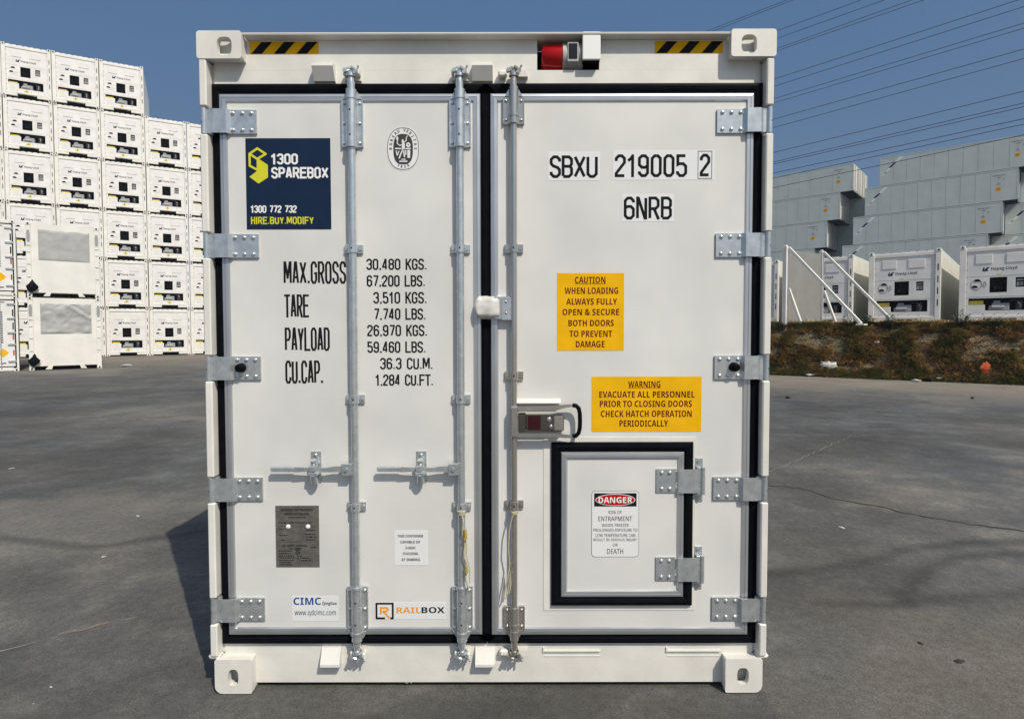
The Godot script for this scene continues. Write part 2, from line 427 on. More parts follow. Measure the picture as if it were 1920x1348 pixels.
const YARD := 48.0                                     # metres that the tone map covers
const YARD0 := Vector2(-28, -40)
func foot(s: float) -> float:                          # where the bank meets the yard, across its own axes
	return -19.35 - 0.112 * (clamp(s, -14.0, 7.0) + 4.8)
const BANK_A := Vector3(0.7523, 0, 0.6588)
const BANK_N := Vector3(-0.6588, 0, 0.7523)
func yard_tones() -> ImageTexture:
	var n := 1280
	var big := noise(31, 0.006, 5).get_seamless_image(n, n)
	var mid := noise(32, 0.03, 5).get_seamless_image(n, n)
	var sw := noise(33, 0.012, 3).get_seamless_image(n, n)
	for im in [big, mid, sw]: im.convert(Image.FORMAT_L8)
	var A: PackedByteArray = big.get_data()
	var B: PackedByteArray = mid.get_data()
	var C: PackedByteArray = sw.get_data()
	var d := PackedByteArray()
	d.resize(n * n * 3)
	var gam := PackedByteArray()
	gam.resize(1024)
	for i in 1024:
		gam[i] = int(255.0 * Color(i / 1023.0, 0, 0).linear_to_srgb().r)
	var streak := noise(34, 0.9, 4)
	var fine := noise(35, 3.2, 4)
	var stain := noise(36, 0.45, 4)
	for j in n:
		var z := YARD0.y + YARD * j / n
		for i in n:
			var x := YARD0.x + YARD * i / n
			var k := j * n + i
			var a := A[k] / 255.0 - 0.5
			var b := B[k] / 255.0 - 0.5
			var c := C[k] / 255.0 - 0.5
			var sk := streak.get_noise_2d(x * 0.55 + 0.25 * z, z * 2.2 - 0.5 * x)
			var fk := fine.get_noise_2d(x, z)
			var v := 0.158 * (1.0 + 0.68 * a + 0.42 * b + 0.14 * sk + 0.15 * fk)
			v *= 1.0 - 0.20 * smoothstep(0.10, 0.17, stain.get_noise_2d(x, z) + 0.20 * fk)
			v *= 1.0 + 0.16 * smoothstep(0.30, 0.42, fk + 0.5 * sk)
			# old tyre-darkened lanes with soft, wandering edges
			v *= 1.0 - 0.16 * smoothstep(0.02, 0.12, c + 0.3 * b)
			# dust blown off the bank and lying along its foot, and along the stacks
			var s := BANK_A.x * x + BANK_A.z * z
			var q := BANK_N.x * x + BANK_N.z * z - foot(s)
			var dust := 0.0
			if q < 9.0: dust = (1.0 - smoothstep(1.8, 6.5, q + 4.0 * b + 3.0 * a)) * 1.0
			var f := z + 0.49 * x + 41.5
			dust = max(dust, (1.0 - smoothstep(4.0, 18.0, f + 8.0 * a + 5.0 * b)) * 0.60)
			dust += 0.34 * smoothstep(0.10, 0.34, a - 0.6 * c + 0.35 * b + 0.10 * fk)
			if z > -1.6 and z < 1.0 and x > 1.2 and x < 5.0:
				dust += 0.38 * (1.0 - smoothstep(0.5, 1.35, Vector2((x - 2.9) * 0.7, z - 0.15).length() + 1.3 * b + 0.6 * a))
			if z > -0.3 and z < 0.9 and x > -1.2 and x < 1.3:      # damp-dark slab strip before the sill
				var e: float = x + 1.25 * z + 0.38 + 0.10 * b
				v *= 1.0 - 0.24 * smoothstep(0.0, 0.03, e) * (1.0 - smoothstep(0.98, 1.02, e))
			dust = clamp(dust, 0.0, 1.0)
			var blue := clampf(0.5 - 1.6 * c, 0.0, 1.0)
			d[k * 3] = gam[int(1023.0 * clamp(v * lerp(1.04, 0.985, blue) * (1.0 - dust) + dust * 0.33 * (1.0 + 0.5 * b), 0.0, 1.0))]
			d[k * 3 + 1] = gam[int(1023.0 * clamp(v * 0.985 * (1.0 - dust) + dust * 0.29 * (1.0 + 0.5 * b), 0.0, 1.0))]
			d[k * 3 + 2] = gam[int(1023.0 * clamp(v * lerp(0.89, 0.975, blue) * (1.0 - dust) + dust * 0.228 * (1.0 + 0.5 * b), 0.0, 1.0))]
	# rubber laid down by turning lorries
	var r := RandomNumberGenerator.new()
	r.seed = 8
	for q in [[[1.5, -1.22], [2.26, -1.36], [2.67, -1.5], [2.99, -1.7], [3.48, -1.82], [4.2, -1.86], [5.5, -1.8]], [[2.43, -0.82], [2.46, -0.95], [2.68, -1.15], [2.96, -1.39], [3.26, -1.54], [3.6, -1.60], [4.3, -1.58]], [[1.9, -0.86], [2.28, -0.82], [2.49, -0.86], [2.8, -0.93], [3.24, -0.99], [4.5, -1.1]], [[-6, -3.2], [-4.5, -2.1], [-3.0, -1.75], [-2.2, -2.2]]]:
		for i in q.size() - 1:
			var p0 := Vector2(q[i][0], q[i][1])
			var p1 := Vector2(q[i + 1][0], q[i + 1][1])
			var steps := int(p0.distance_to(p1) / 0.03)
			for k in steps:
				var p := p0.lerp(p1, k / float(steps))
				var w := 0.035 + 0.012 * p.distance_to(Vector2(0.1, 2.5)) + r.randf_range(-0.01, 0.01)
				var px := (p - YARD0) / YARD * n
				var rad := int(ceil(w / YARD * n)) + 1
				for dy in range(-rad, rad + 1):
					for dx in range(-rad, rad + 1):
						var xx := int(px.x) + dx
						var yy := int(px.y) + dy
						if xx < 0 or yy < 0 or xx >= n or yy >= n: continue
						var dd := (Vector2(xx + 0.5, yy + 0.5) - px).length() * YARD / n / w
						if dd < 1.0:
							var m := 1.0 - 0.075 * (1.0 - dd)
							for ch in 3:
								var o := (yy * n + xx) * 3 + ch
								d[o] = int(d[o] * m + 0.4)
	return ImageTexture.create_from_image(Image.create_from_data(n, n, false, Image.FORMAT_RGB8, d))

# ---------------------------------------------------------------- sky
const SUN := Vector3(1.43, 2.896, 2.08)                # towards the sun
func sky_texture() -> ImageTexture:
	var w := 512
	var h := 256
	var im := Image.create(w, h, false, Image.FORMAT_RGBF)
	var to := SUN.normalized()
	for j in h:
		var up := (0.5 - (j + 0.5) / h) * PI
		for i in w:
			var ar := ((i + 0.5) / w) * TAU
			var dir := Vector3(sin(ar) * cos(up), sin(up), -cos(ar) * cos(up))
			var t := pow(1.0 - clampf(sin(up), 0.0, 1.0), 3.8)
			var c := Vector3(0.084, 0.176, 0.345).lerp(Vector3(0.235, 0.310, 0.405), t)
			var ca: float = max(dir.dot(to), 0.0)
			var glow := 0.55 * pow(ca, 2.0) + 1.3 * pow(ca, 24.0)  # broad aureole added round the sun as fill for the shadows
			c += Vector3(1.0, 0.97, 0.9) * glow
			if up < 0.0: c = Vector3(0.10, 0.10, 0.095)
			im.set_pixel(i, j, Color(c.x, c.y, c.z))
	return ImageTexture.create_from_image(im)

func _ready():
	rng.seed = 11
	# camera: a phone held at eye height, square to the doors, its picture cropped more at the top than at the foot
	var cam := Camera3D.new()
	cam.projection = Camera3D.PROJECTION_FRUSTUM
	cam.near = 0.05; cam.far = 6000.0
	cam.size = 0.05 * 1348.0 / 1100.0
	cam.frustum_offset = Vector2(0, -0.05 * 19.0 / 1100.0)
	cam.position = Vector3(0.1088, 1.6189, 2.5421)
	cam.rotation = Vector3(-0.03548, 0.00055, -0.00166)
	put(cam, "camera")
	cam.current = true
	var env := Environment.new()
	env.background_mode = Environment.BG_SKY
	env.tonemap_mode = Environment.TONE_MAPPER_LINEAR
	env.tonemap_exposure = 0.915
	var sky := Sky.new()
	var pan := PanoramaSkyMaterial.new()
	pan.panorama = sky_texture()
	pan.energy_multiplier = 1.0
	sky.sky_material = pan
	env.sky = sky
	env.sdfgi_enabled = true; env.ssao_enabled = true; env.ssil_enabled = true
	env.fog_enabled = true; env.fog_density = 0.0006; env.fog_light_color = Color(0.78, 0.84, 0.92)
	var we := WorldEnvironment.new()
	we.environment = env
	put(we, "world_environment")
	var sun := DirectionalLight3D.new()
	sun.light_energy = 1.35
	sun.light_color = Color(1.0, 0.965, 0.90)
	sun.light_angular_distance = 0.5
	sun.shadow_enabled = true
	put(sun, "sun")
	sun.look_at_from_position(SUN * 10.0, Vector3.ZERO, Vector3.UP)
	materials()
	setting()
	main_container()
	left_yard()
	right_yard()
	power_lines()
	small_things()

# ---------------------------------------------------------------- ground, bank, plateau
func bank_at(s: float, n: float, y: float) -> Vector3:
	return BANK_A * s + BANK_N * n + Vector3(0, y, 0)
const CREST := -22.1
const TOP := 1.76
var bank_noise := noise(41, 0.35, 4)
func bank_height(s: float, n: float) -> float:
	var t: float = clamp((foot(s) - n) / (foot(s) - CREST), 0.0, 1.0)
	var h := TOP * (0.5 * t + 0.5 * smoothstep(0.0, 1.0, t))
	var p := bank_at(s, n, 0)
	return h + 0.16 * bank_noise.get_noise_2d(p.x, p.z) * smoothstep(0.0, 0.25, t) * (1.0 - smoothstep(0.85, 1.0, t))
func setting():
	var g := M.new()
	var am := ArrayMesh.new()
	var arr := []
	arr.resize(Mesh.ARRAY_MAX)
	var v := PackedVector3Array()
	var nn := PackedVector3Array()
	var uv := PackedVector2Array()
	var ix := PackedInt32Array()
	var cuts := [-3000.0, -600.0, -120.0, -40.0, -20.0, -10.0, -4.0, 0.0, 4.0, 10.0, 20.0, 60.0, 200.0, 3000.0]
	for z in cuts:
		for x in cuts:
			v.append(Vector3(x, 0, z)); nn.append(Vector3.UP)
			uv.append((Vector2(x, z) - YARD0) / YARD)
	var n := cuts.size()
	for j in n - 1:
		for i in n - 1:
			var k := j * n + i
			ix.append_array([k, k + 1, k + n, k + 1, k + n + 1, k + n])
	arr[Mesh.ARRAY_VERTEX] = v; arr[Mesh.ARRAY_NORMAL] = nn; arr[Mesh.ARRAY_TEX_UV] = uv; arr[Mesh.ARRAY_TEX_UV2] = uv; arr[Mesh.ARRAY_INDEX] = ix
	am.add_surface_from_arrays(Mesh.PRIMITIVE_TRIANGLES, arr)
	struct(obj("ground", am, X.asphalt))
	# earth bank, its left end falling back to the yard behind the containers
	var st := SurfaceTool.new()
	st.begin(Mesh.PRIMITIVE_TRIANGLES)
	var ss := 300
	var nv := 22
	var cn := noise(42, 0.5, 4)
	for i in ss + 1:
		var s := -36.0 + 66.0 * i / ss
		for j in nv + 1:
			var q: float = lerp(foot(s) + 0.05, CREST - 0.3, j / float(nv))
			var fall := smoothstep(-36.0, -32.5, s)
			var p := bank_at(s, q, bank_height(s, q) * fall - 0.012 + (0.0 if j > 0 else -0.05))
			var m := cn.get_noise_2d(p.x * 1.4, p.z * 1.4)
			var c := Color(0.27, 0.195, 0.125).lerp(Color(0.17, 0.155, 0.08), smoothstep(-0.05, 0.3, m))
			c = c.lerp(Color(0.28, 0.20, 0.135), smoothstep(0.15, 0.42, -m))
			st.set_color(c)
			st.add_vertex(p)
	for i in ss:
		for j in nv:
			var k := i * (nv + 1) + j
			for e in [k, k + nv + 1, k + 1, k + 1, k + nv + 1, k + nv + 2]: st.add_index(e)
	st.generate_normals()
	struct(obj("earth_bank", st.commit(), X.soil))
	var pl := M.new()
	pl.face([bank_at(-32.5, CREST - 0.25, TOP - 0.02), bank_at(500, CREST - 0.25, TOP - 0.02), bank_at(500, -900, TOP - 0.02), bank_at(-32.5, -900, TOP - 0.02)], Vector3.UP)
	pl.face([bank_at(-32.5, CREST - 0.25, TOP - 0.02), bank_at(-32.5, -900, TOP - 0.02), bank_at(-36, -900, -0.1), bank_at(-36, CREST - 0.25, -0.1)], Vector3(-1, 1, 0))
	struct(obj("upper_yard", pl, X.plateau_soil))
	# concrete kerb along the crest
	var kb := M.new()
	kb.xf = Transform3D(Basis(BANK_A, Vector3.UP, BANK_N), Vector3.ZERO)
	kb.slab(-9.0, 22.0, TOP - 0.25, TOP + 0.045, CREST - 0.62, CREST - 0.30, 0.015)
	var kerb := obj("kerb", kb, X.kerb)
	struct(kerb)

# ---------------------------------------------------------------- the container in front
const ZH := -0.055      # header and sill
const RZ := -0.011      # axis of the locking bars
const ZD := -0.035      # door skins
func loops(hole_c: Vector2, hw: float, hh: float, hole_pow: float, x0: float, x1: float, y0: float, y1: float, rad: float, n := 40, big := Vector2.ZERO) -> Array:
	var outer := []
	var inner := []
	var c := Vector2((x0 + x1) / 2, (y0 + y1) / 2)
	var h := Vector2((x1 - x0) / 2, (y1 - y0) / 2)
	for i in n:
		var t := TAU * (i + 0.5) / n
		var d := Vector2(cos(t), sin(t))
		inner.append(hole_c + Vector2(sign(d.x) * pow(abs(d.x), 2.0 / hole_pow) * hw, sign(d.y) * pow(abs(d.y), 2.0 / hole_pow) * hh))
		var lo := 0.0                                  # ray from the hole to the rounded rectangle
		var hi := 1.0
		for k in 30:
			var m := (lo + hi) / 2
			var off := hole_c + d * m - c
			var r: float = 0.034 if big != Vector2.ZERO and off.x * big.x > 0.0 and off.y * big.y > 0.0 else rad
			var p := off.abs() - (h - Vector2(r, r))
			var dist: float = Vector2(max(p.x, 0), max(p.y, 0)).length() + min(max(p.x, p.y), 0.0) - r
			if dist < 0.0: lo = m
			else: hi = m
		outer.append(hole_c + d * lo)
	return [outer, inner]
func casting(x0, x1, y0, y1, hx, hy, hw, hh, parent, top: bool):
	var m := M.new()
	var t := 0.028
	var d := 0.162
	var l := loops(Vector2(hx, hy), hw, hh, 2.9, x0, x1, y0, y1, 0.012 if top else 0.007, 120, Vector2.ZERO if top else Vector2(sign(hx), -1))
	m.ring(l[0], l[1], Vector3(0, 0, -t), Vector3.RIGHT, Vector3.UP, Vector3(0, 0, t))
	var e := 0.004
	m.slab(x0 + e, x0 + e + t, y0 + e, y1 - e, -d, -t)
	m.slab(x1 - e - t, x1 - e, y0 + e, y1 - e, -d, -t)
	m.slab(x0 + e + t, x1 - e - t, y0 + e, y1 - e, -d - t, -d)
	var yy: float = y1 - e - t if top else y0 + e      # the outer plate has the twist-lock hole
	var p := loops(Vector2((x0 + x1) / 2, -d / 2), 0.045, 0.05, 3.0, x0 + e + t, x1 - e - t, -d, -t, 0.002)
	m.ring(p[0], p[1], Vector3(0, yy, 0), Vector3.RIGHT, Vector3.BACK, Vector3(0, t, 0))
	var y2: float = y0 + e if top else y1 - e - t
	m.slab(x0 + e + t, x1 - e - t, y2, y2 + t, -d, -t)
	var o := obj("corner_casting", m, X.frame_paint, parent)
	if not top:                                        # slab added inside, shade and grime put into its dark colour
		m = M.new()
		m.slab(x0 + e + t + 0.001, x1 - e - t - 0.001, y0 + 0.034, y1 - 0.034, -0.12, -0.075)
		obj("cavity_shade", m, X.dark, o)
	return o
func hinge(y: float, side: int, parent: Node, knob: bool):
	var m := M.new()
	var h := 0.102
	# bent strap seen from above: leaf on the door, step over the seal, end at the knuckle
	var pr := PackedVector2Array([Vector2(0.997, ZD + 0.001), Vector2(0.997, ZD + 0.009), Vector2(1.106, ZD + 0.009), Vector2(1.122, -0.009), Vector2(1.180, -0.009), Vector2(1.192, -0.016), Vector2(1.214, -0.016), Vector2(1.214, -0.023), Vector2(1.188, -0.023), Vector2(1.178, -0.016), Vector2(1.126, -0.016), Vector2(1.112, ZD + 0.001)])
	m.extrude(pr, Vector3(0, y - h / 2, 0), Vector3(side, 0, 0), Vector3(0, 0, 1), Vector3(0, h, 0))
	m.cyl(Vector3(side * 1.219, y - h / 2 - 0.004, -0.017), Vector3(side * 1.219, y + h / 2 + 0.004, -0.017), 0.0125, -1, 16)
	m.slab(side * 1.188, side * 1.214, y - h / 2 - 0.003, y + h / 2 + 0.003, -0.058, -0.026)
	var o := obj("hinge", m, X.galvanised, parent)
	for bx in [1.019, 1.058, 1.098]:
		for by in [-0.036, 0.036]:
			var b := M.new()
			b.dome(Vector3(side * bx, y + by, ZD + 0.009), Vector3.BACK, 0.0092, 0.0075, 8)
			obj("bolt", b, X.galvanised, o)
	var pin := M.new()
	pin.dome(Vector3(side * 1.224, y - 0.005, -0.0065), Vector3.BACK, 0.003, 0.002, 6)
	obj("pin_hole", pin, X.dark, o)
	if knob:
		var k := M.new()
		k.cyl(Vector3(side * 1.080, y + 0.002, ZD + 0.009), Vector3(side * 1.080, y + 0.002, ZD + 0.036), 0.021, 0.0185, 16)
		k.dome(Vector3(side * 1.080, y + 0.002, ZD + 0.036), Vector3.BACK, 0.0185, 0.008, 16)
		obj("rubber_buffer", k, X.rubber, o)
func rod_bracket(x: float, y0: float, y1: float, hw: float, r: float, rows: int, mtl: Material, parent: Node, up: bool):
	var m := M.new()
	m.slab(x - hw, x + hw, y0, y1, ZD, ZD + 0.010, 0.002)
	m.cyl(Vector3(x, y0 - (0.0 if up else 0.035), RZ), Vector3(x, y1 + (0.035 if up else 0.0), RZ), r, -1, 18)
	for yy in [y0 - 0.004, y1 - 0.006] if rows == 3 else [y0 - 0.002, y0 + 0.028]:
		m.cyl(Vector3(x, yy, RZ), Vector3(x, yy + 0.010, RZ), r * 1.13, -1, 18)
	for s in [-1, 1]:
		m.slab(x + s * r * 0.72, x + s * (r * 0.72 + 0.006), y0 + 0.004, y1 - 0.004, ZD + 0.004, RZ, 0.001)
		m.slab(x + s * (hw - 0.002), x + s * (hw + 0.003), y0 + 0.002, y1 - 0.002, ZD, ZD + 0.014, 0.001)
		var ey := y1 if up else y0                     # ears at the free end
		var dy := 0.03 if up else -0.03
		m.extrude(PackedVector2Array([Vector2(0, 0), Vector2(s * 0.022, 0), Vector2(s * 0.006, dy), Vector2(0, dy)]), Vector3(x + s * r * 0.8, ey, ZD + 0.002), Vector3.RIGHT, Vector3.UP, Vector3(0, 0, 0.012))
	var o := obj("rod_bracket", m, mtl, parent)
	for k in rows:
		for s in [-1, 1]:
			var yy: float = lerp(y0 + 0.018, y1 - 0.018, k / float(rows - 1))
			var b := M.new()
			b.dome(Vector3(x + s * (hw - 0.011), yy, ZD + 0.010), Vector3.BACK, 0.0075, 0.007, 8)
			obj("bolt", b, mtl, o)
	if rows == 3:
		for f in [0.27, 0.78] if up else [0.22, 0.70]:
			var b := M.new()
			b.dome(Vector3(x - 0.001, lerp(y0, y1, 1.0 - f if up else f), r + RZ - 0.0012), Vector3.BACK, 0.0045, 0.0018, 8)
			obj("grease_hole", b, X.dark, o)
func rod_clamp(x: float, y: float, r: float, mtl: Material, parent: Node):
	var m := M.new()
	m.slab(x - 0.041, x + 0.041, y - 0.019, y + 0.019, ZD, ZD + 0.011, 0.002)
	m.cyl(Vector3(x, y - 0.017, RZ), Vector3(x, y + 0.017, RZ), r + 0.005, -1, 16)
	for s in [-1, 1]:
		m.slab(x + s * r * 0.8, x + s * (r * 0.8 + 0.006), y - 0.017, y + 0.017, ZD + 0.003, RZ + 0.001, 0.001)
	var o := obj("rod_clamp", m, mtl, parent)
	for s in [-1, 1]:
		var b := M.new()
		b.cyl(Vector3(x + s * 0.031, y, ZD + 0.011), Vector3(x + s * 0.031, y, ZD + 0.017), 0.008, 0.0075, 6)
		obj("bolt", b, mtl, o)
	var h := M.new()
	h.dome(Vector3(x - 0.001, y + 0.001, r + RZ + 0.004), Vector3.BACK, 0.0042, 0.0018, 8)
	obj("grease_hole", h, X.dark, o)
func cam_end(x: float, y: float, up: bool, mtl: Material, parent: Node, wide: bool):
	var k := M.new()                                   # painted keeper welded to the frame
	var s := 1.0 if up else -1.0
	if wide:
		k.box(Vector3(x - 0.048, y + s * 0.002, ZH + 0.016), Vector3(0.040, 0.030, 0.034), 0.008)
		k.extrude(PackedVector2Array([Vector2(0.016, -0.012), Vector2(0.062, -0.012), Vector2(0.050, 0.016), Vector2(0.016, 0.020)]), Vector3(x, y, ZH), Vector3.RIGHT, Vector3(0, s, 0), Vector3(0, 0, 0.03))
	else:
		k.extrude(PackedVector2Array([Vector2(-0.036, -0.022), Vector2(0.036, -0.022), Vector2(0.030, 0.022), Vector2(-0.026, 0.022)]), Vector3(x, y, ZH), Vector3.RIGHT, Vector3(0, s, 0), Vector3(0, 0, 0.012))
		k.box(Vector3(x + 0.028, y + s * 0.008, ZH + 0.028), Vector3(0.016, 0.030, 0.036), 0.004)
		k.box(Vector3(x - 0.030, y + s * 0.004, ZH + 0.024), Vector3(0.012, 0.026, 0.028), 0.004)
	obj("cam_keeper", k, X.frame_paint, parent)
	var m := M.new()
	m.cyl(Vector3(x, y - s * 0.055, 0), Vector3(x, y - s * 0.012, 0), 0.0145, 0.0125, 14)
	m.cyl(Vector3(x, y - s * 0.018, 0), Vector3(x, y - s * 0.006, 0), 0.020, -1, 14)
	m.box(Vector3(x - 0.002, y + s * 0.004, -0.012), Vector3(0.026, 0.026, 0.034), 0.005)
	m.xf = Transform3D(Basis(Vector3.BACK, 0.5 * s), Vector3(x - 0.016, y + s * 0.010, 0.002))
	m.box(Vector3.ZERO, Vector3(0.034, 0.014, 0.022), 0.004)
	m.xf = Transform3D(Basis(Vector3.BACK, -0.7 * s), Vector3(x + 0.016, y + s * 0.012, 0.004))
	m.box(Vector3.ZERO, Vector3(0.036, 0.013, 0.018), 0.004)
	m.xf = Transform3D.IDENTITY
	m.cyl(Vector3(x - 0.022, y + s * 0.004, 0.012), Vector3(x - 0.022, y + s * 0.004, 0.020), 0.009, -1, 6)
	m.cyl(Vector3(x + 0.020, y - s * 0.004, 0.012), Vector3(x + 0.020, y - s * 0.004, 0.019), 0.008, -1, 6)
	m.cyl(Vector3(x + 0.024, y + s * 0.012, -0.01), Vector3(x + 0.034, y + s * 0.026, 0.008), 0.0045, -1, 8)
	obj("rod_cam", m, mtl, parent).position.z = RZ
func frame_trims(called: String, x0, x1, y0, y1, z, prof: Array, mtl: Material, parent: Node):
	for k in 4:
		var m := M.new()
		m.trim(x0, x1, y0, y1, z, prof, k)
		obj(called, m, mtl, parent)
func v2(a: Array) -> Array:
	var r := []
	for i in range(0, a.size(), 2): r.append(Vector2(a[i], a[i + 1]))
	return r
func flat(x0, x1, y1, y0, z, called: String, mtl: Material, parent: Node, t := 0.0012) -> MeshInstance3D:
	var m := M.new()
	m.slab(x0, x1, y0, y1, z, z + t)
	return obj(called, m, mtl, parent)

func main_container():
	var c := thing("refrigerated_container", "large white refrigerated container standing closest to the camera, its locked doors facing it", "container")
	var P: Material = X.frame_paint
	# ---- body
	var m := M.new()
	m.slab(-1.205, 1.205, 0.16, 2.868, -5.9, -0.20)
	m.slab(-1.10, 1.10, 0.02, 0.158, -5.9, -0.20)
	obj("body", m, X.white_paint, c)
	for s in [-1, 1]:                                  # rails along the length
		m = M.new()
		m.slab(s * 1.206, s * 1.219, 0.03, 0.17, -5.9, -0.19)
		m.slab(s * 1.206, s * 1.219, 2.78, 2.878, -5.9, -0.19)
		obj("side_rail", m, P, c)
	casting(-1.237, -1.045, 2.772, 2.889, -1.118, 2.824, 0.032, 0.0385, c, true)
	casting(1.045, 1.238, 2.777, 2.892, 1.121, 2.829, 0.033, 0.039, c, true)
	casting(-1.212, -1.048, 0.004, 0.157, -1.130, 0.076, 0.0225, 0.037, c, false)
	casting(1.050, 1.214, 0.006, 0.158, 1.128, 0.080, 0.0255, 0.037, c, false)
	for s in [-1, 1]:
		for f in [0.004, 2.772]:                       # rear castings, plain
			m = M.new()
			m.slab(s * 1.05, s * 1.225, f, f + 0.117, -6.058, -5.9, 0.01)
			obj("corner_casting", m, P, c)
	# ---- corner posts
	for s in [-1, 1]:
		m = M.new()
		m.slab(s * 1.190, s * 1.228, 0.158, 2.771, -0.19, -0.0595, 0.003)
		var post := obj("corner_post", m, P, c)
		for seg in [[0.168, 0.313], [0.431, 0.855], [0.969, 1.390], [1.503, 1.925], [2.036, 2.455], [2.573, 2.7715]]:
			m = M.new()
			m.slab(s * 1.199, s * 1.231, seg[0], seg[1], -0.0590, -0.001, 0.005)
			obj("post_cover", m, P, post)
		m = M.new()
		m.slab(s * 1.196, s * 1.248, 0.148, 0.176, -0.060, -0.008, 0.012)
		obj("post_foot", m, P, post)
	# ---- header with its recess for the alarm
	m = M.new()
	m.slab(-1.190, 0.219, 2.744, 2.872, -0.16, ZH)
	m.slab(0.49, 1.190, 2.744, 2.872, -0.16, ZH)
	m.slab(-1.190, 1.190, 2.6865, 2.7437, -0.16, ZH)
	m.extrude(PackedVector2Array([Vector2(-0.16, 2.8725), Vector2(ZH - 0.006, 2.8725), Vector2(-0.020, 2.876), Vector2(-0.010, 2.8755), Vector2(-0.008, 2.881), Vector2(-0.012, 2.885), Vector2(-0.16, 2.885)]), Vector3(-1.044, 0, 0), Vector3(0, 0, 1), Vector3(0, 1, 0), Vector3(2.088, 0, 0))
	var header := obj("header_beam", m, P, c)
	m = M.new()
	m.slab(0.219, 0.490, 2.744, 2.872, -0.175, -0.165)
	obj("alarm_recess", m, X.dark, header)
	for k in 2:
		m = M.new()
		var x0: float = [-0.751, -0.063][k]
		var x1: float = [-0.659, 0.026][k]
		m.extrude(PackedVector2Array([Vector2(ZH, 2.764), Vector2(-0.022, 2.762), Vector2(-0.012, 2.756), Vector2(-0.010, 2.746), Vector2(-0.040, 2.692), Vector2(ZH, 2.690)]), Vector3(x0, 0, 0), Vector3(0, 0, 1), Vector3(0, 1, 0), Vector3(x1 - x0, 0, 0))
		obj("door_stop", m, P, header)
	for k in 2:                                        # hazard strips
		var x0: float = [-1.033, 0.731][k]
		var x1: float = [-0.733, 1.028][k]
		var st := flat(x0, x1, 2.867, 2.814, ZH, "hazard_strip", X.yellow_print, header)
		for j in 3:
			m = M.new()
			var b := x0 + 0.006 + j * 0.0985
			m.extrude(PackedVector2Array([Vector2(b, 2.815), Vector2(b + 0.047, 2.815), Vector2(b + 0.093, 2.8655), Vector2(b + 0.046, 2.8655)]), Vector3(0, 0, ZH + 0.0012), Vector3.RIGHT, Vector3.UP, Vector3(0, 0, 0.0006))
			obj("black_stripe", m, X.black_print, st)
	# ---- alarm beacon
	m = M.new()
	m.cyl(Vector3(0.330, 2.810, -0.086), Vector3(0.418, 2.810, -0.086), 0.056, -1, 24)
	m.cyl(Vector3(0.330, 2.810, -0.086), Vector3(0.345, 2.810, -0.086), 0.058, -1, 24)
	m.cyl(Vector3(0.398, 2.810, -0.086), Vector3(0.410, 2.810, -0.086), 0.058, -1, 24)
	m.slab(0.348, 0.397, 2.768, 2.852, -0.06, -0.0275, 0.003)
	var bea := obj("alarm_beacon", m, X.grey_plastic, c)
	m = M.new()
	m.cyl(Vector3(0.246, 2.810, -0.086), Vector3(0.3299, 2.810, -0.086), 0.053, 0.055, 28)
	m.cyl(Vector3(0.238, 2.810, -0.086), Vector3(0.246, 2.810, -0.086), 0.042, 0.053, 28)
	obj("red_lens", m, X.red_lens, bea)
	m = M.new()
	m.slab(0.354, 0.391, 2.780, 2.845, -0.0277, -0.0247, 0.002)
	obj("sensor_window", m, X.dark_glass, bea)
	m = M.new()
	m.slab(0.4115, 0.4895, 2.770, 2.888, -0.024, -0.012, 0.003)
	obj("cover_plate", m, X.white_plastic, bea)
	m = M.new()
	m.slab(0.414, 0.487, 2.766, 2.8715, -0.15, -0.025)
	obj("lamp_housing", m, X.dark, bea)
	# ---- sill
	m = M.new()
	m.slab(-1.190, 1.190, 0.022, 0.2020, -0.16, ZH)
	var sill := obj("sill_beam", m, P, c)
	for k in 2:
		m = M.new()
		var x0: float = [-0.750, -0.059][k]
		var x1: float = [-0.664, 0.028][k]
		m.extrude(PackedVector2Array([Vector2(ZH, 0.189), Vector2(-0.046, 0.189), Vector2(-0.014, 0.126), Vector2(-0.014, 0.114), Vector2(-0.020, 0.109), Vector2(ZH, 0.109)]), Vector3(x0, 0, 0), Vector3(0, 0, 1), Vector3(0, 1, 0), Vector3(x1 - x0, 0, 0))
		obj("door_stop", m, P, sill)
	for q in [[0.243, 0.505], [0.799, 1.048]]:
		m = M.new()
		m.slab(q[0], q[0] + 0.008, 0.160, 0.184, ZH, ZH + 0.006, 0.001)
		m.extrude(PackedVector2Array([Vector2(q[0] + 0.008, 0.163), Vector2(q[1] - 0.006, 0.163), Vector2(q[1], 0.170), Vector2(q[0] + 0.008, 0.170)]), Vector3(0, 0, ZH), Vector3.RIGHT, Vector3.UP, Vector3(0, 0, 0.007))
		m.slab(q[0] + 0.008, q[1], 0.1395, 0.1445, ZH, ZH + 0.002)
		obj("drip_ledge", m, P, sill)
	for q in [[-0.372, 0.014], [-0.352, 0.008]]:
		m = M.new()
		m.dome(Vector3(q[0], 0.021, ZH - 0.004), Vector3.DOWN, q[1] * 0.6, 0.006, 8)
		obj("weld_drip", m, P, sill)
	# ---- seals round the doors
	var gk := v2([0.0, -0.040, 0.001, -0.014, 0.006, -0.006, 0.016, -0.002, 0.030, -0.003, 0.042, -0.008, 0.054, -0.016])
	m = M.new()
	m.slab(-1.1898, 1.1898, 0.2025, 2.686, -0.19, -0.075)
	var jamb := obj("door_jamb", m, X.dark, c)
	for s in [-1, 1]:
		for k in 4:
			if k == (3 if s < 0 else 2): continue
			m = M.new()
			m.trim(-1.200 if s < 0 else -0.006, -0.006 if s < 0 else 1.203, 0.2030, 2.6855, -0.034, gk, k)
			obj("door_seal", m, X.rubber, c)
	m = M.new()
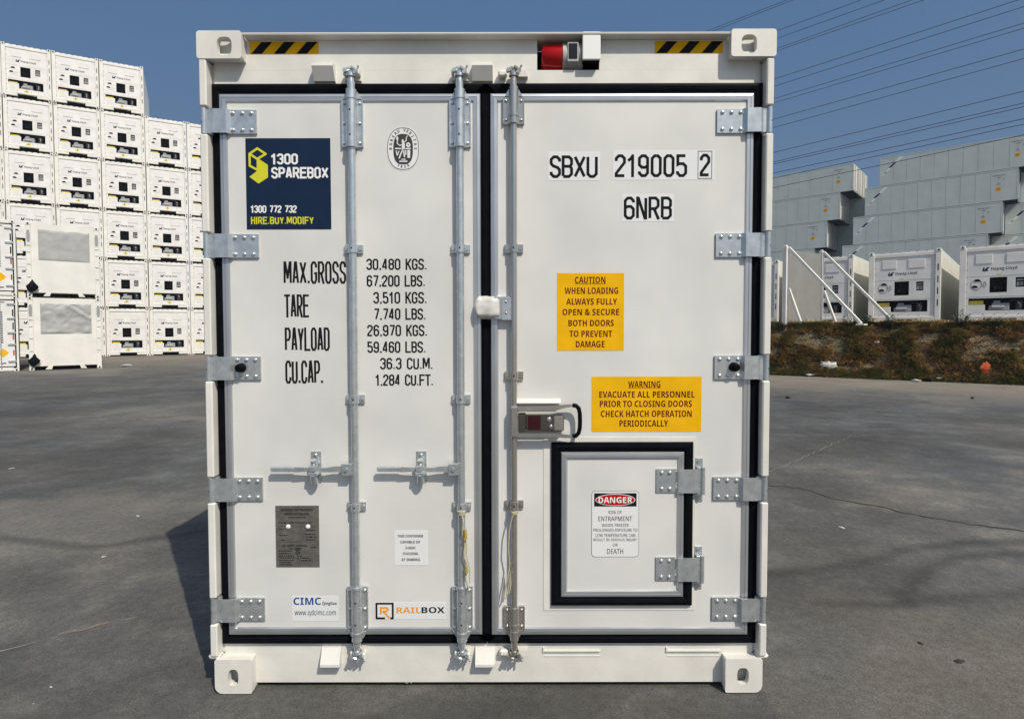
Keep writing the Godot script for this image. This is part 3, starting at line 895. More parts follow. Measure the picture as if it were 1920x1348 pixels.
	m.extrude(PackedVector2Array([Vector2(-0.028, -0.06), Vector2(-0.027, -0.044), Vector2(-0.018, -0.037), Vector2(0.004, -0.037), Vector2(0.013, -0.044), Vector2(0.014, -0.06)]), Vector3(0, 0.2545, 0), Vector3.RIGHT, Vector3.BACK, Vector3(0, 2.3815, 0))
	obj("door_seal", m, X.rubber, c)
	# ---- doors
	var tp := v2([0.0, -0.030, 0.0, 0.003, 0.003, 0.0065, 0.014, 0.0085, 0.0146, 0.0055, 0.0162, 0.0055, 0.0168, 0.0085, 0.029, 0.0075, 0.0335, 0.0002])
	m = M.new()
	m.slab(-1.160, -0.0285, 0.254, 2.634, -0.074, ZD)
	var dl := obj("left_door", m, X.white_paint, c)
	dl.set_meta("label", "left door leaf with the navy advertising sign and the weight markings")
	frame_trims("edge_trim", -1.1602, -0.0283, 0.2538, 2.6342, ZD, tp, X.aluminium, dl)
	m = M.new()
	m.slab(0.015, 1.157, 0.252, 2.634, -0.074, ZD)
	var dr := obj("right_door", m, X.white_paint, c)
	dr.set_meta("label", "right door leaf with two yellow warning signs and a small hatch")
	frame_trims("edge_trim", 0.0148, 1.1572, 0.2518, 2.6342, ZD, tp, X.aluminium, dr)
	# ---- hatch in the right door
	var fl := v2([0.0, 0.0, 0.0005, 0.0025, 0.034, 0.0030, 0.0345, 0.001])
	frame_trims("hatch_flange", 0.246, 0.921, 0.361, 1.140, ZD, fl, P, dr)
	m = M.new()
	for k in 4:
		m.trim(0.280, 0.906, 0.388, 1.118, ZD, v2([0.0, 0.0, 0.0, 0.012, 0.006, 0.020, 0.020, 0.023, 0.033, 0.018, 0.041, 0.008, 0.043, 0.0]), k)
	obj("hatch_seal", m, X.rubber, dr)
	m = M.new()
	m.slab(0.3225, 0.8635, 0.4305, 1.0755, ZD, ZD + 0.014)
	var hd := obj("hatch_door", m, X.white_paint, c)
	frame_trims("edge_trim", 0.322, 0.864, 0.430, 1.076, ZD + 0.014, v2([0.0, -0.012, 0.0, 0.004, 0.003, 0.008, 0.013, 0.009, 0.0145, 0.007, 0.016, 0.009, 0.0245, 0.0085, 0.0285, 0.002, 0.030, 0.0002]), X.aluminium, hd)
	for y in [0.949, 0.556]:
		m = M.new()
		var z := ZD + 0.014
		m.extrude(PackedVector2Array([Vector2(0.742, z), Vector2(0.742, z + 0.006), Vector2(0.826, z + 0.006), Vector2(0.836, z + 0.019), Vector2(0.905, z + 0.019), Vector2(0.925, z + 0.013), Vector2(0.925, z + 0.007), Vector2(0.902, z + 0.013), Vector2(0.840, z + 0.013), Vector2(0.830, z)]), Vector3(0, y - 0.052, 0), Vector3(1, 0, 0), Vector3(0, 0, 1), Vector3(0, 0.104, 0))
		m.cyl(Vector3(0.945, y - 0.060, ZD + 0.024), Vector3(0.945, y + 0.060, ZD + 0.024), 0.010, -1, 14)
		m.slab(0.921, 0.938, y - 0.060, y + 0.060, ZD + 0.0035, ZD + 0.026, 0.002)
		m.slab(0.918, 0.951, y - 0.097, y + 0.097, ZD + 0.0005, ZD + 0.0045, 0.001)
		var hh := obj("hatch_hinge", m, X.galvanised, c)
		for bx in [0.766, 0.801]:
			for by in [-0.036, 0.036]:
				m = M.new()
				m.dome(Vector3(bx, y + by, z + 0.006), Vector3.BACK, 0.0092, 0.0075, 8)
				obj("bolt", m, X.galvanised, hh)
		for by in [-0.082, 0.082]:
			m = M.new()
			m.cyl(Vector3(0.934, y + by, ZD + 0.0045), Vector3(0.934, y + by, ZD + 0.012), 0.009, -1, 6)
			obj("bolt", m, X.galvanised, hh)
	# ---- hinges
	for y in [2.514, 1.980, 1.447, 0.911, 0.371]:
		for s in [-1, 1]:
			hinge(y, s, c, abs(y - 1.447) < 0.01)
	# ---- locking bars
	var G: Material = X.galvanised
	for r in [[-0.582, 0.0165, G], [-0.116, 0.0165, G], [0.116, 0.0140, X.steel]]:
		var x: float = r[0]
		var rad: float = r[1]
		m = M.new()
		m.cyl(Vector3(x, 0.215, RZ), Vector3(x, 2.675, RZ), rad, -1, 20)
		obj("lock_rod", m, r[2], c)
		cam_end(x, 2.716, true, r[2], c, x > 0)
		cam_end(x, 0.173, false, r[2], c, x > 0)
		if x < 0:
			rod_bracket(x, 2.402, 2.608, 0.0435, 0.0235, 3, G, c, true)
			rod_bracket(x, 0.272, 0.476, 0.0435, 0.0235, 3, G, c, false)
			for y in [1.965, 1.310, 0.835]: rod_clamp(x, y, rad, G, c)
		else:
			rod_bracket(x, 2.500, 2.618, 0.0435, 0.0200, 2, X.steel, c, true)
			rod_bracket(x, 0.276, 0.386, 0.0435, 0.0200, 2, X.steel, c, false)
			for y in [1.966, 1.412, 0.841]: rod_clamp(x, y, rad, X.steel, c)
	# ---- two bar handles and their catches
	for x in [-0.582, -0.116]:
		var y := 1.006
		m = M.new()
		m.slab(x - 0.056, x - 0.012, y - 0.026, y + 0.026, -0.016, 0.016, 0.003)
		m.cyl(Vector3(x - 0.034, y, 0.015), Vector3(x - 0.034, y, 0.023), 0.008, -1, 6)
		m.extrude(PackedVector2Array([Vector2(x - 0.050, y - 0.014), Vector2(x - 0.050, y + 0.014), Vector2(x - 0.088, y + 0.013), Vector2(x - 0.128, y + 0.006), Vector2(x - 0.205, y + 0.007), Vector2(x - 0.262, y + 0.010), Vector2(x - 0.262, y - 0.013), Vector2(x - 0.205, y - 0.009), Vector2(x - 0.128, y - 0.012), Vector2(x - 0.088, y - 0.012)]), Vector3(0, 0, 0.002), Vector3.RIGHT, Vector3.UP, Vector3(0, 0, 0.009))
		var h := obj("lock_handle", m, G, c)
		h.position.z = -0.006
		m = M.new()
		m.slab(x - 0.368, x - 0.258, y - 0.012, y + 0.011, -0.004, 0.012, 0.005)
		obj("grip", m, G, h)
		m = M.new()
		var cx: float = x - 0.178
		m.slab(cx - 0.022, cx + 0.022, y - 0.066, y + 0.072, ZD, ZD + 0.005, 0.001)
		m.slab(cx - 0.021, cx + 0.021, y - 0.026, y - 0.010, ZD + 0.004, 0.020, 0.003)
		m.cyl(Vector3(cx, y + 0.012, -0.006), Vector3(cx, y + 0.042, 0.006), 0.016, 0.013, 12)
		m.slab(cx - 0.017, cx + 0.013, y - 0.006, y + 0.018, 0.012, 0.022, 0.003)
		m.cyl(Vector3(cx, y - 0.060, -0.010), Vector3(cx, y - 0.020, 0.010), 0.018, 0.015, 12)
		var ct := obj("handle_catch", m, G, c)
		for by in [-0.048, 0.056]:
			m = M.new()
			m.dome(Vector3(cx - 0.001, y + by, ZD + 0.005 if by > 0 else 0.006), Vector3.BACK, 0.008, 0.007, 8)
			obj("bolt", m, G, ct)
	# ---- safety handle on the right-hand bar
	m = M.new()
	m.slab(0.100, 0.135, 1.146, 1.282, -0.014, 0.020, 0.006)
	m.extrude(PackedVector2Array([Vector2(0.13, 1.281), Vector2(0.13, 1.262), Vector2(0.300, 1.264), Vector2(0.345, 1.276), Vector2(0.375, 1.280), Vector2(0.375, 1.290), Vector2(0.335, 1.289), Vector2(0.300, 1.284)]), Vector3(0, 0, 0.0), Vector3.RIGHT, Vector3.UP, Vector3(0, 0, 0.016))
	m.extrude(PackedVector2Array([Vector2(0.13, 1.147), Vector2(0.13, 1.163), Vector2(0.300, 1.164), Vector2(0.345, 1.158), Vector2(0.375, 1.154), Vector2(0.375, 1.143), Vector2(0.335, 1.143), Vector2(0.30, 1.147)]), Vector3(0, 0, 0.0), Vector3.RIGHT, Vector3.UP, Vector3(0, 0, 0.016))
	var sh := obj("safety_handle", m, X.chrome, c)
	sh.position.z = -0.006
	m = M.new()
	m.tube([Vector3(0.370, 1.285, 0.008), Vector3(0.386, 1.283, 0.009), Vector3(0.397, 1.272, 0.010), Vector3(0.402, 1.250, 0.010), Vector3(0.403, 1.217, 0.010), Vector3(0.402, 1.186, 0.010), Vector3(0.397, 1.164, 0.010), Vector3(0.386, 1.152, 0.009), Vector3(0.370, 1.149, 0.008)], 0.0095, 10)
	obj("rubber_grip", m, X.rubber, sh)
	m = M.new()
	m.slab(0.135, 0.168, 1.170, 1.250, ZD, 0.004, 0.003)
	m.slab(0.166, 0.334, 1.171, 1.243, ZD, 0.006, 0.005)
	obj("lock_case", m, X.lock_steel, sh)
	m = M.new()
	m.slab(0.176, 0.232, 1.178, 1.238, 0.0055, 0.0075, 0.001)
	obj("red_tag", m, X.maroon_glass, sh)
	m = M.new()
	m.dome(Vector3(0.268, 1.223, 0.006), Vector3.BACK, 0.012, 0.008, 12)
	m.dome(Vector3(0.276, 1.192, 0.006), Vector3.BACK, 0.010, 0.008, 12)
	m.slab(0.290, 0.331, 1.175, 1.240, 0.0055, 0.011, 0.004)
	obj("keyhole_plate", m, X.chrome, sh)
	m = M.new()
	m.extrude(PackedVector2Array([Vector2(ZD, 1.308), Vector2(ZD + 0.010, 1.308), Vector2(ZD + 0.028, 1.296), Vector2(ZD + 0.028, 1.292), Vector2(ZD, 1.296)]), Vector3(0.120, 0, 0), Vector3(0, 0, 1), Vector3(0, 1, 0), Vector3(0.200, 0, 0))
	obj("rain_hood", m, P, c)
	# ---- latch wrapped in film at the middle seal
	m = M.new()
	m.slab(0.030, 0.101, 1.659, 1.758, ZD, -0.008, 0.002)
	m.slab(0.062, 0.105, 1.656, 1.752, -0.008, -0.004, 0.001)
	var wl := obj("wrapped_latch", m, G, c)
	for y in [1.735, 1.686]:
		m = M.new()
		m.dome(Vector3(0.082, y, -0.004), Vector3.BACK, 0.006, 0.004, 8)
		obj("bolt", m, X.steel, wl)
	m = M.new()
	var wn := noise(61, 1.1, 2)
	var pts := []
	for j in 9:
		var row := []
		for i in 13:
			var u := i / 12.0
			var v := j / 8.0
			var x := lerpf(-0.062, 0.062, u)
			var e := sin(PI * clamp(v, 0.0, 1.0))
			if u < 0.35: x += (1.0 - e) * 0.022 * (0.35 - u) / 0.35
			var y := lerpf(1.660, 1.762, v) + wn.get_noise_2d(u * 3, 7.0) * 0.006 * (1.0 if j in [0, 8] else 0.3)
			var rim: bool = i == 0 or j == 0 or j == 8 or i == 12
			row.append(Vector3(x, y, ZD if rim else -0.006 + 0.010 * wn.get_noise_2d(u * 1.4, v * 1.0) + 0.003 * wn.get_noise_2d(u * 6.0 + 9.0, v * 5.0) + 0.005 * e))
		pts.append(row)
	m.smooth(true)
	for j in 8:
		for i in 12:
			m.face([pts[j][i], pts[j][i + 1], pts[j + 1][i + 1]], Vector3.BACK)
			m.face([pts[j][i], pts[j + 1][i + 1], pts[j + 1][i]], Vector3.BACK)
	obj("film_wrapping", m, X.plastic_wrap, wl)
	signs(c, dl, dr, hd)

# ---------------------------------------------------------------- print on the doors
func lettering(parent: Node, mtl: Material, lines: Array, z: float, called := "lettering", bold := true) -> MeshInstance3D:
	var t := T.new()
	for l in lines: t.fit(l[0], l[1], l[2], l[3], l[4], z, l[5] if l.size() > 5 else bold)
	return obj(called, t.done(), mtl, parent)
func poly(m: M, a: Array, z: float, o := Vector2.ZERO, k := Vector2.ONE, t := 0.0006):
	var p := PackedVector2Array()
	for i in range(0, a.size(), 2): p.append(o + Vector2(a[i], a[i + 1]) * k)
	m.extrude(p, Vector3(0, 0, z), Vector3.RIGHT, Vector3.UP, Vector3(0, 0, t))
func stroke(m: M, a: Array, w: float, z: float, o := Vector2.ZERO, k := Vector2.ONE):
	for i in range(0, a.size() - 2, 2):
		var p := o + Vector2(a[i], a[i + 1]) * k
		var q := o + Vector2(a[i + 2], a[i + 3]) * k
		var d := (q - p).normalized() * w * 0.5
		var n := Vector2(-d.y, d.x)
		m.extrude(PackedVector2Array([p - d * 0.6 + n, q + d * 0.6 + n, q + d * 0.6 - n, p - d * 0.6 - n]), Vector3(0, 0, z + 0.00002 * i), Vector3.RIGHT, Vector3.UP, Vector3(0, 0, 0.0006))
func oval(cx: float, cy: float, rx: float, ry: float, pw := 2.0, n := 48) -> Array:
	var r := []
	for i in n:
		var t := TAU * i / n
		r.append(Vector2(cx + sign(cos(t)) * pow(abs(cos(t)), 2.0 / pw) * rx, cy + sign(sin(t)) * pow(abs(sin(t)), 2.0 / pw) * ry))
	return r
func signs(c: Node, dl: Node, dr: Node, hd: Node):
	var z := ZD
	var zt := ZD + 0.0012
	# navy hire sign
	var s: Node = flat(-1.050, -0.681, 2.446, 2.053, z, "advertising_sign", X.navy_print, c)
	var o := Vector2(-1.051, 2.446)
	var ku := 0.370 / 750.0
	var kv := 0.393 / 797.0
	var R := func(t: String, a: float, b: float, y0: float, y1: float) -> Array: return [t, o.x + (a - 365) * ku, o.x + (b - 365) * ku, o.y - (y0 - 316) * kv, o.y - (y1 - 316) * kv]
	blocks(s, X.white_print, [R.call("1300", 592, 828, 450, 545), R.call("SPAREBOX", 592, 1096, 568, 668), R.call("1300 772 732", 405, 812, 903, 968) + [0.0056]], zt, 0.0086, "lettering", 0.55)
	blocks(s, X.lime_print, [R.call("HIRE.BUY.MODIFY", 405, 960, 1003, 1068)], zt, 0.0054, "lettering", 0.6)
	var m := M.new()
	var oo := Vector2(o.x - 365 * ku, o.y + 316 * kv)
	var kk := Vector2(ku, -kv)
	poly(m, [464, 492, 485, 497, 562, 548, 562, 658, 478, 712, 398, 652, 464, 604, 464, 590], zt, oo, kk)
	stroke(m, [402, 452, 472, 405, 545, 453, 470, 497, 402, 452, 403, 556, 466, 590], 19.0 * ku, zt, oo, kk)
	obj("logo", m, X.lime_print, s)
	# classification emblem
	m = M.new()
	var cx := -0.3645
	var cy := 2.400
	m.ring(oval(cx, cy, 0.072, 0.0935, 2.3), oval(cx, cy, 0.0, 0.0), Vector3(0, 0, z), Vector3.RIGHT, Vector3.UP, Vector3(0, 0, 0.0008))
	var em := obj("oval_emblem", m, X.label_white, c)
	m = M.new()
	m.ring(oval(cx, cy, 0.069, 0.0905, 2.3), oval(cx, cy, 0.0665, 0.088, 2.3), Vector3(0, 0, z + 0.0008), Vector3.RIGHT, Vector3.UP, Vector3(0, 0, 0.0006))
	m.ring(oval(cx, cy - 0.002, 0.0425, 0.0655, 2.7), oval(cx, cy, 0.0, 0.0), Vector3(0, 0, z + 0.0008), Vector3.RIGHT, Vector3.UP, Vector3(0, 0, 0.0006))
	obj("oval_print", m, X.grey_print, em)
	var t := T.new()
	var word := "BUREAU VERITAS"
	for i in word.length():
		var a := deg_to_rad(lerp(183.0, -3.0, i / float(word.length() - 1)))
		if word[i] != " ":
			t.glyph(word[i], Vector3(cx + 0.0545 * cos(a), cy + 0.0045 + 0.0755 * sin(a), z + 0.0008), atan2(sin(a) / 0.0755, cos(a) / 0.0545) - PI / 2, 0.0125, 0.0105)
	for i in 4:
		var a := deg_to_rad(lerp(247.0, 293.0, i / 3.0))
		t.glyph("1828"[i], Vector3(cx + 0.0545 * cos(a), cy + 0.0770 * sin(a), z + 0.0008), a + PI / 2, 0.0115, 0.009)
	obj("lettering", t.done(), X.grey_print, em)
	m = M.new()                                        # pale standing figure, drawn in a few strokes
	var eo := Vector2(cx - 620 * 0.1385 / 690.0, cy + 668 * 0.181 / 870.0)
	var ek := Vector2(0.1385 / 690.0, -0.181 / 870.0)
	var ez := z + 0.0014
	poly(m, [590, 500, 605, 475, 628, 480, 636, 510, 655, 560, 660, 640, 640, 700, 600, 720, 590, 640, 600, 560], ez, eo, ek)
	stroke(m, [600, 580, 550, 605, 495, 560, 505, 440], 0.0036, ez, eo, ek)
	stroke(m, [645, 540, 690, 500, 690, 440, 715, 405], 0.0036, ez, eo, ek)
	stroke(m, [605, 700, 560, 800, 535, 865], 0.0055, ez, eo, ek)
	stroke(m, [630, 690, 640, 780, 650, 840], 0.0055, ez, eo, ek)
	stroke(m, [455, 665, 570, 668], 0.0052, ez, eo, ek)
	stroke(m, [675, 668, 780, 668], 0.0052, ez, eo, ek)
	stroke(m, [470, 715, 492, 805, 530, 720], 0.0042, ez, eo, ek)
	stroke(m, [676, 705, 678, 790], 0.0048, ez, eo, ek)
	stroke(m, [742, 715, 742, 780], 0.0125, ez, eo, ek)
	stroke(m, [742, 812, 742, 842], 0.0115, ez, eo, ek)
	stroke(m, [545, 930, 705, 930], 0.0052, ez, eo, ek)
	stroke(m, [585, 890, 670, 890], 0.0040, ez, eo, ek)
	m.ring(oval(cx + 0.0225, cy + 0.016, 0.0095, 0.0105), oval(cx + 0.0225, cy + 0.016, 0.003, 0.003), Vector3(0, 0, ez), Vector3.RIGHT, Vector3.UP, Vector3(0, 0, 0.0006))
	m.ring(oval(cx - 0.025, cy + 0.044, 0.0045, 0.009), oval(cx - 0.025, cy + 0.044, 0.0, 0.0), Vector3(0, 0, ez), Vector3.RIGHT, Vector3.UP, Vector3(0, 0, 0.0007))
	obj("figure_print", m, X.label_white, em)
	# weights painted straight on the door
	blocks(c, X.black_print, [["MAX.GROSS", -0.893, -0.619, 1.914, 1.816], ["TARE", -0.892, -0.784, 1.770, 1.669], ["PAYLOAD", -0.892, -0.694, 1.625, 1.522], ["CU.CAP.", -0.892, -0.725, 1.480, 1.378]], z, 0.0092, "weight_headings", 0.62)
	blocks(c, X.black_print, [["30,480 KGS.", -0.530, -0.265, 1.925, 1.876], ["67,200 LBS.", -0.529, -0.273, 1.853, 1.803], ["3,510 KGS.", -0.501, -0.266, 1.780, 1.729], ["7,740 LBS.", -0.500, -0.271, 1.708, 1.658], ["26,970 KGS.", -0.529, -0.265, 1.636, 1.586], ["59,460 LBS.", -0.529, -0.272, 1.563, 1.513], ["36.3 CU.M.", -0.474, -0.242, 1.491, 1.440], ["1,284 CU.FT.", -0.495, -0.240, 1.418, 1.368]], z, 0.0072, "weight_figures", 0.55)
	# identification number on pale film
	for q in [[0.266, 0.492, 2.386, 2.262], [0.548, 0.990, 2.392, 2.264], [0.588, 0.815, 2.203, 2.084]]:
		var f := flat(q[0], q[1], q[2], q[3], z, "number_label", X.label_film, c, 0.0007)
		if q[0] < 0.4: blocks(f, X.black_print, [["SBXU", 0.273, 0.482, 2.370, 2.273]], z + 0.0007, 0.0125)
		elif q[0] < 0.56:
			blocks(f, X.black_print, [["219005", 0.556, 0.871, 2.374, 2.276]], z + 0.0007, 0.0125, "lettering", 0.55)
			blocks(f, X.black_print, [["2", 0.926, 0.971, 2.376, 2.279]], z + 0.0007, 0.0125, "check_digit")
			m = M.new()
			for e in [[0.917, 0.979, 2.3855, 2.388], [0.917, 0.979, 2.2685, 2.271], [0.917, 0.9192, 2.2712, 2.3853], [0.9768, 0.979, 2.2712, 2.3853]]:
				m.slab(e[0], e[1], e[2], e[3], z + 0.0007, z + 0.0013)
			obj("check_digit_frame", m, X.black_print, f)
		else: blocks(f, X.black_print, [["6NRB", 0.596, 0.806, 2.192, 2.093]], z + 0.0007, 0.0122, "lettering", 0.5)
	# yellow notices
	s = flat(0.306, 0.599, 1.861, 1.522, z, "caution_sign", X.yellow_print, c)
	var K := 0.2932 / 125.0
	var Q := func(txt: String, a: float, b: float, y: float) -> Array: return [txt, 0.306 + (a - 1045) * K, 0.306 + (b - 1045) * K, 1.861 - (y - 512) * 0.339 / 145.0, 1.861 - (y + 12 - 512) * 0.339 / 145.0]
	lettering(s, X.maroon_print, [Q.call("CAUTION", 1078, 1135, 519), Q.call("WHEN LOADING", 1059, 1159, 539), Q.call("ALWAYS FULLY", 1062, 1157, 559.5), Q.call("OPEN & SECURE", 1055, 1161, 579), Q.call("BOTH DOORS", 1066, 1151, 599.5), Q.call("TO PREVENT", 1068, 1148, 619.5), Q.call("DAMAGE", 1080, 1134, 639)], zt)
	m = M.new()
	m.slab(0.382, 0.519, 1.8125, 1.8140, zt, zt + 0.0006)
	obj("underline", m, X.maroon_print, s)
	s = flat(0.459, 0.943, 1.407, 1.163, z, "warning_sign", X.yellow_print, c)
	var K2 := 0.484 / 205.0
	var W := func(txt: String, a: float, b: float, y: float) -> Array: return [txt, 0.459 + (a - 1110) * K2, 0.459 + (b - 1110) * K2, 1.407 - (y - 706) * 0.244 / 103.0, 1.407 - (y + 12 - 706) * 0.244 / 103.0]
	lettering(s, X.maroon_print, [W.call("WARNING", 1178, 1238, 714.5), W.call("EVACUATE ALL PERSONNEL", 1124, 1302, 733.5), W.call("PRIOR TO CLOSING DOORS", 1125, 1297, 751), W.call("CHECK HATCH OPERATION", 1127, 1297, 769.5), W.call("PERIODICALLY", 1162, 1253, 787.5)], zt)
	m = M.new()
	m.slab(0.618, 0.762, 1.3545, 1.3560, zt, zt + 0.0006)
	obj("underline", m, X.maroon_print, s)
	# danger notice on the hatch
	var zh := ZD + 0.014
	m = M.new()
	var rr := loops(Vector2(0.562, 0.7555), 0.001, 0.001, 2.0, 0.458, 0.667, 0.608, 0.903, 0.014, 120)
	m.ring(rr[0], rr[1], Vector3(0, 0, zh), Vector3.RIGHT, Vector3.UP, Vector3(0, 0, 0.001))
	s = obj("danger_sign", m, X.grey_print, c)
	m = M.new()
	rr = loops(Vector2(0.5625, 0.7555), 0.001, 0.001, 2.0, 0.4595, 0.6655, 0.6095, 0.9015, 0.013, 120)
	m.ring(rr[0], rr[1], Vector3(0, 0, zh + 0.001), Vector3.RIGHT, Vector3.UP, Vector3(0, 0, 0.0006))
	obj("white_field", m, X.label_white, s)
	m = M.new()
	m.slab(0.469, 0.656, 0.834, 0.893, zh + 0.0016, zh + 0.0022)
	obj("black_band", m, X.black_print, s)
	m = M.new()
	m.ring(oval(0.5625, 0.8635, 0.088, 0.0265), oval(0.5625, 0.8635, 0, 0), Vector3(0, 0, zh + 0.0022), Vector3.RIGHT, Vector3.UP, Vector3(0, 0, 0.0005))
	obj("white_oval", m, X.white_print, s)
	m = M.new()
	m.ring(oval(0.5625, 0.8635, 0.085, 0.0240), oval(0.5625, 0.8635, 0, 0), Vector3(0, 0, zh + 0.0027), Vector3.RIGHT, Vector3.UP, Vector3(0, 0, 0.0005))
	obj("red_oval", m, X.red_print, s)
	lettering(s, X.white_print, [["DANGER", 0.488, 0.637, 0.876, 0.850]], zh + 0.0032)
	lettering(s, X.grey_print, [["RISK OF", 0.533, 0.591, 0.815, 0.801], ["ENTRAPMENT", 0.488, 0.637, 0.790, 0.769], ["INSIDE FREEZER", 0.503, 0.622, 0.757, 0.744], ["PROLONGED EXPOSURE TO", 0.466, 0.660, 0.735, 0.722], ["LOW TEMPERATURE CAN", 0.476, 0.651, 0.712, 0.698], ["RESULT IN SERIOUS INJURY", 0.466, 0.659, 0.691, 0.677], ["OR", 0.552, 0.574, 0.669, 0.656], ["DEATH", 0.527, 0.598, 0.645, 0.622]], zh + 0.0016, "lettering", false)
	# approval plate
	s = flat(-0.945, -0.752, 0.835, 0.559, z, "approval_plate", X.plate_metal, c, 0.002)
	lettering(s, X.black_print, [["APPROVED FOR TRANSPORT", -0.922, -0.777, 0.821, 0.811], ["UNDER CUSTOMS SEAL", -0.906, -0.794, 0.803, 0.793], ["CSC SAFETY APPROVAL", -0.918, -0.803, 0.660, 0.651]], z + 0.002)
	m = M.new()
	var pr := RandomNumberGenerator.new()
	pr.seed = 3
	for row in [[0.780, -0.888, -0.812], [0.757, -0.934, -0.782], [0.727, -0.932, -0.908], [0.722, -0.812, -0.768], [0.700, -0.930, -0.890], [0.705, -0.815, -0.765], [0.692, -0.812, -0.760], [0.679, -0.922, -0.905], [0.680, -0.810, -0.765], [0.640, -0.890, -0.830], [0.630, -0.934, -0.870], [0.619, -0.932, -0.880], [0.608, -0.934, -0.866], [0.599, -0.932, -0.860], [0.588, -0.934, -0.864], [0.578, -0.930, -0.876], [0.568, -0.930, -0.875], [0.607, -0.852, -0.826], [0.598, -0.852, -0.800], [0.646, -0.790, -0.762], [0.587, -0.842, -0.79]]:
		var x: float = row[1]
		while x < row[2]:                              # rows of stamped characters too small to read
			var w := pr.randf_range(0.003, 0.013)
			m.slab(x, min(x + w, row[2]), row[0], row[0] + 0.0042, z + 0.002, z + 0.0024)
			x += w + 0.003
	obj("stamped_rows", m, X.black_print, s)
	m = M.new()
	m.slab(-0.936, -0.760, 0.6725, 0.6735, z + 0.002, z + 0.0024)
	m.slab(-0.936, -0.760, 0.7415, 0.7425, z + 0.002, z + 0.0024)
	m.slab(-0.858, -0.838, 0.616, 0.648, z + 0.002, z + 0.0024)
	obj("stamped_frames", m, X.grey_print, s)
	for x in [-0.889, -0.801]:
		m = M.new()
		m.dome(Vector3(x, 0.741, z + 0.002), Vector3.BACK, 0.0105, 0.006, 12)
		obj("rivet", m, X.white_plastic, s)
	# small white labels
	s = flat(-0.418, -0.269, 0.722, 0.566, z, "stacking_label", X.label_white, c)
	lettering(s, X.grey_print, [["THIS CONTAINER", -0.403, -0.289, 0.704, 0.692], ["CAPABLE OF", -0.391, -0.303, 0.677, 0.665], ["3-HIGH", -0.369, -0.325, 0.651, 0.639], ["STACKING", -0.380, -0.313, 0.625, 0.613], ["AT 30480KG", -0.387, -0.304, 0.598, 0.586]], zt)
	s = flat(-0.877, -0.670, 0.428, 0.314, z, "maker_label", X.label_film, c, 0.0008)
	lettering(s, X.blue_print, [["CIMC", -0.871, -0.748, 0.421, 0.388]], z + 0.0008)
	lettering(s, X.grey_print, [["QingDao", -0.742, -0.678, 0.402, 0.383], ["www.qdcimc.com", -0.867, -0.682, 0.366, 0.334, false]], z + 0.0008)
	s = flat(-0.508, -0.190, 0.398, 0.322, z, "railway_label", X.label_film, c, 0.0008)
	lettering(s, X.orange_print, [["RAIL", -0.411, -0.301, 0.377, 0.350]], z + 0.0008)
	lettering(s, X.black_print, [["BOX", -0.299, -0.196, 0.377, 0.350]], z + 0.0008)
	m = M.new()
	stroke(m, [-0.465, 0.3265, -0.5005, 0.3265, -0.5005, 0.393, -0.4275, 0.393, -0.4275, 0.3265, -0.436, 0.3265], 0.0085, z + 0.0008)
	obj("logo_frame", m, X.black_print, s)
	m = M.new()
	stroke(m, [-0.481, 0.347, -0.481, 0.374, -0.455, 0.374, -0.449, 0.368, -0.455, 0.3585, -0.470, 0.3585, -0.444, 0.330], 0.0085, z + 0.0009)
	obj("logo_letter", m, X.orange_print, s)

# ---------------------------------------------------------------- stacked refrigerated containers
func plate_holes(m: M, x0: float, x1: float, y0: float, y1: float, z0: float, z1: float, holes: Array):
	var xs := [x0, x1]
	var ys := [y0, y1]
	for h in holes:
		xs.append_array([h[0], h[1]]); ys.append_array([h[2], h[3]])
	xs.sort(); ys.sort()
	for j in ys.size() - 1:
		for i in xs.size() - 1:
			if xs[i + 1] - xs[i] < 0.002 or ys[j + 1] - ys[j] < 0.002: continue
			var cx: float = (xs[i] + xs[i + 1]) / 2
			var cy: float = (ys[j] + ys[j + 1]) / 2
			var open := false
			for h in holes:
				if cx > h[0] and cx < h[1] and cy > h[2] and cy < h[3]: open = true
			if not open: m.slab(xs[i], xs[i + 1], ys[j], ys[j + 1], z0, z1)
func tri_sign(m: M, cx: float, cy: float, r: float, z: float, t := 0.004):
	var p := PackedVector2Array()
	for k in 3: p.append(Vector2(cx + r * sin(TAU * k / 3), cy + r * cos(TAU * k / 3)))
	m.extrude(p, Vector3(0, 0, z), Vector3.RIGHT, Vector3.UP, Vector3(0, 0, t))
func castings(w: float, parent: Node, mtl: Material):
	for x in [0.0, w - 0.165]:
		for y in [0.0, 2.772]:
			var m := M.new()
			m.slab(x, x + 0.165, y, y + 0.118, -0.17, 0.012, 0.012)
			var o := obj("corner_casting", m, mtl, parent)
			m = M.new()
			m.ring(oval(x + 0.0825, y + 0.059, 0.030, 0.038, 3.0, 14), oval(x + 0.0825, y + 0.059, 0, 0, 2, 14), Vector3(0, 0, 0.0121), Vector3.RIGHT, Vector3.UP, Vector3(0, 0, 0.0015))
			obj("casting_hole", m, X.dark, o)
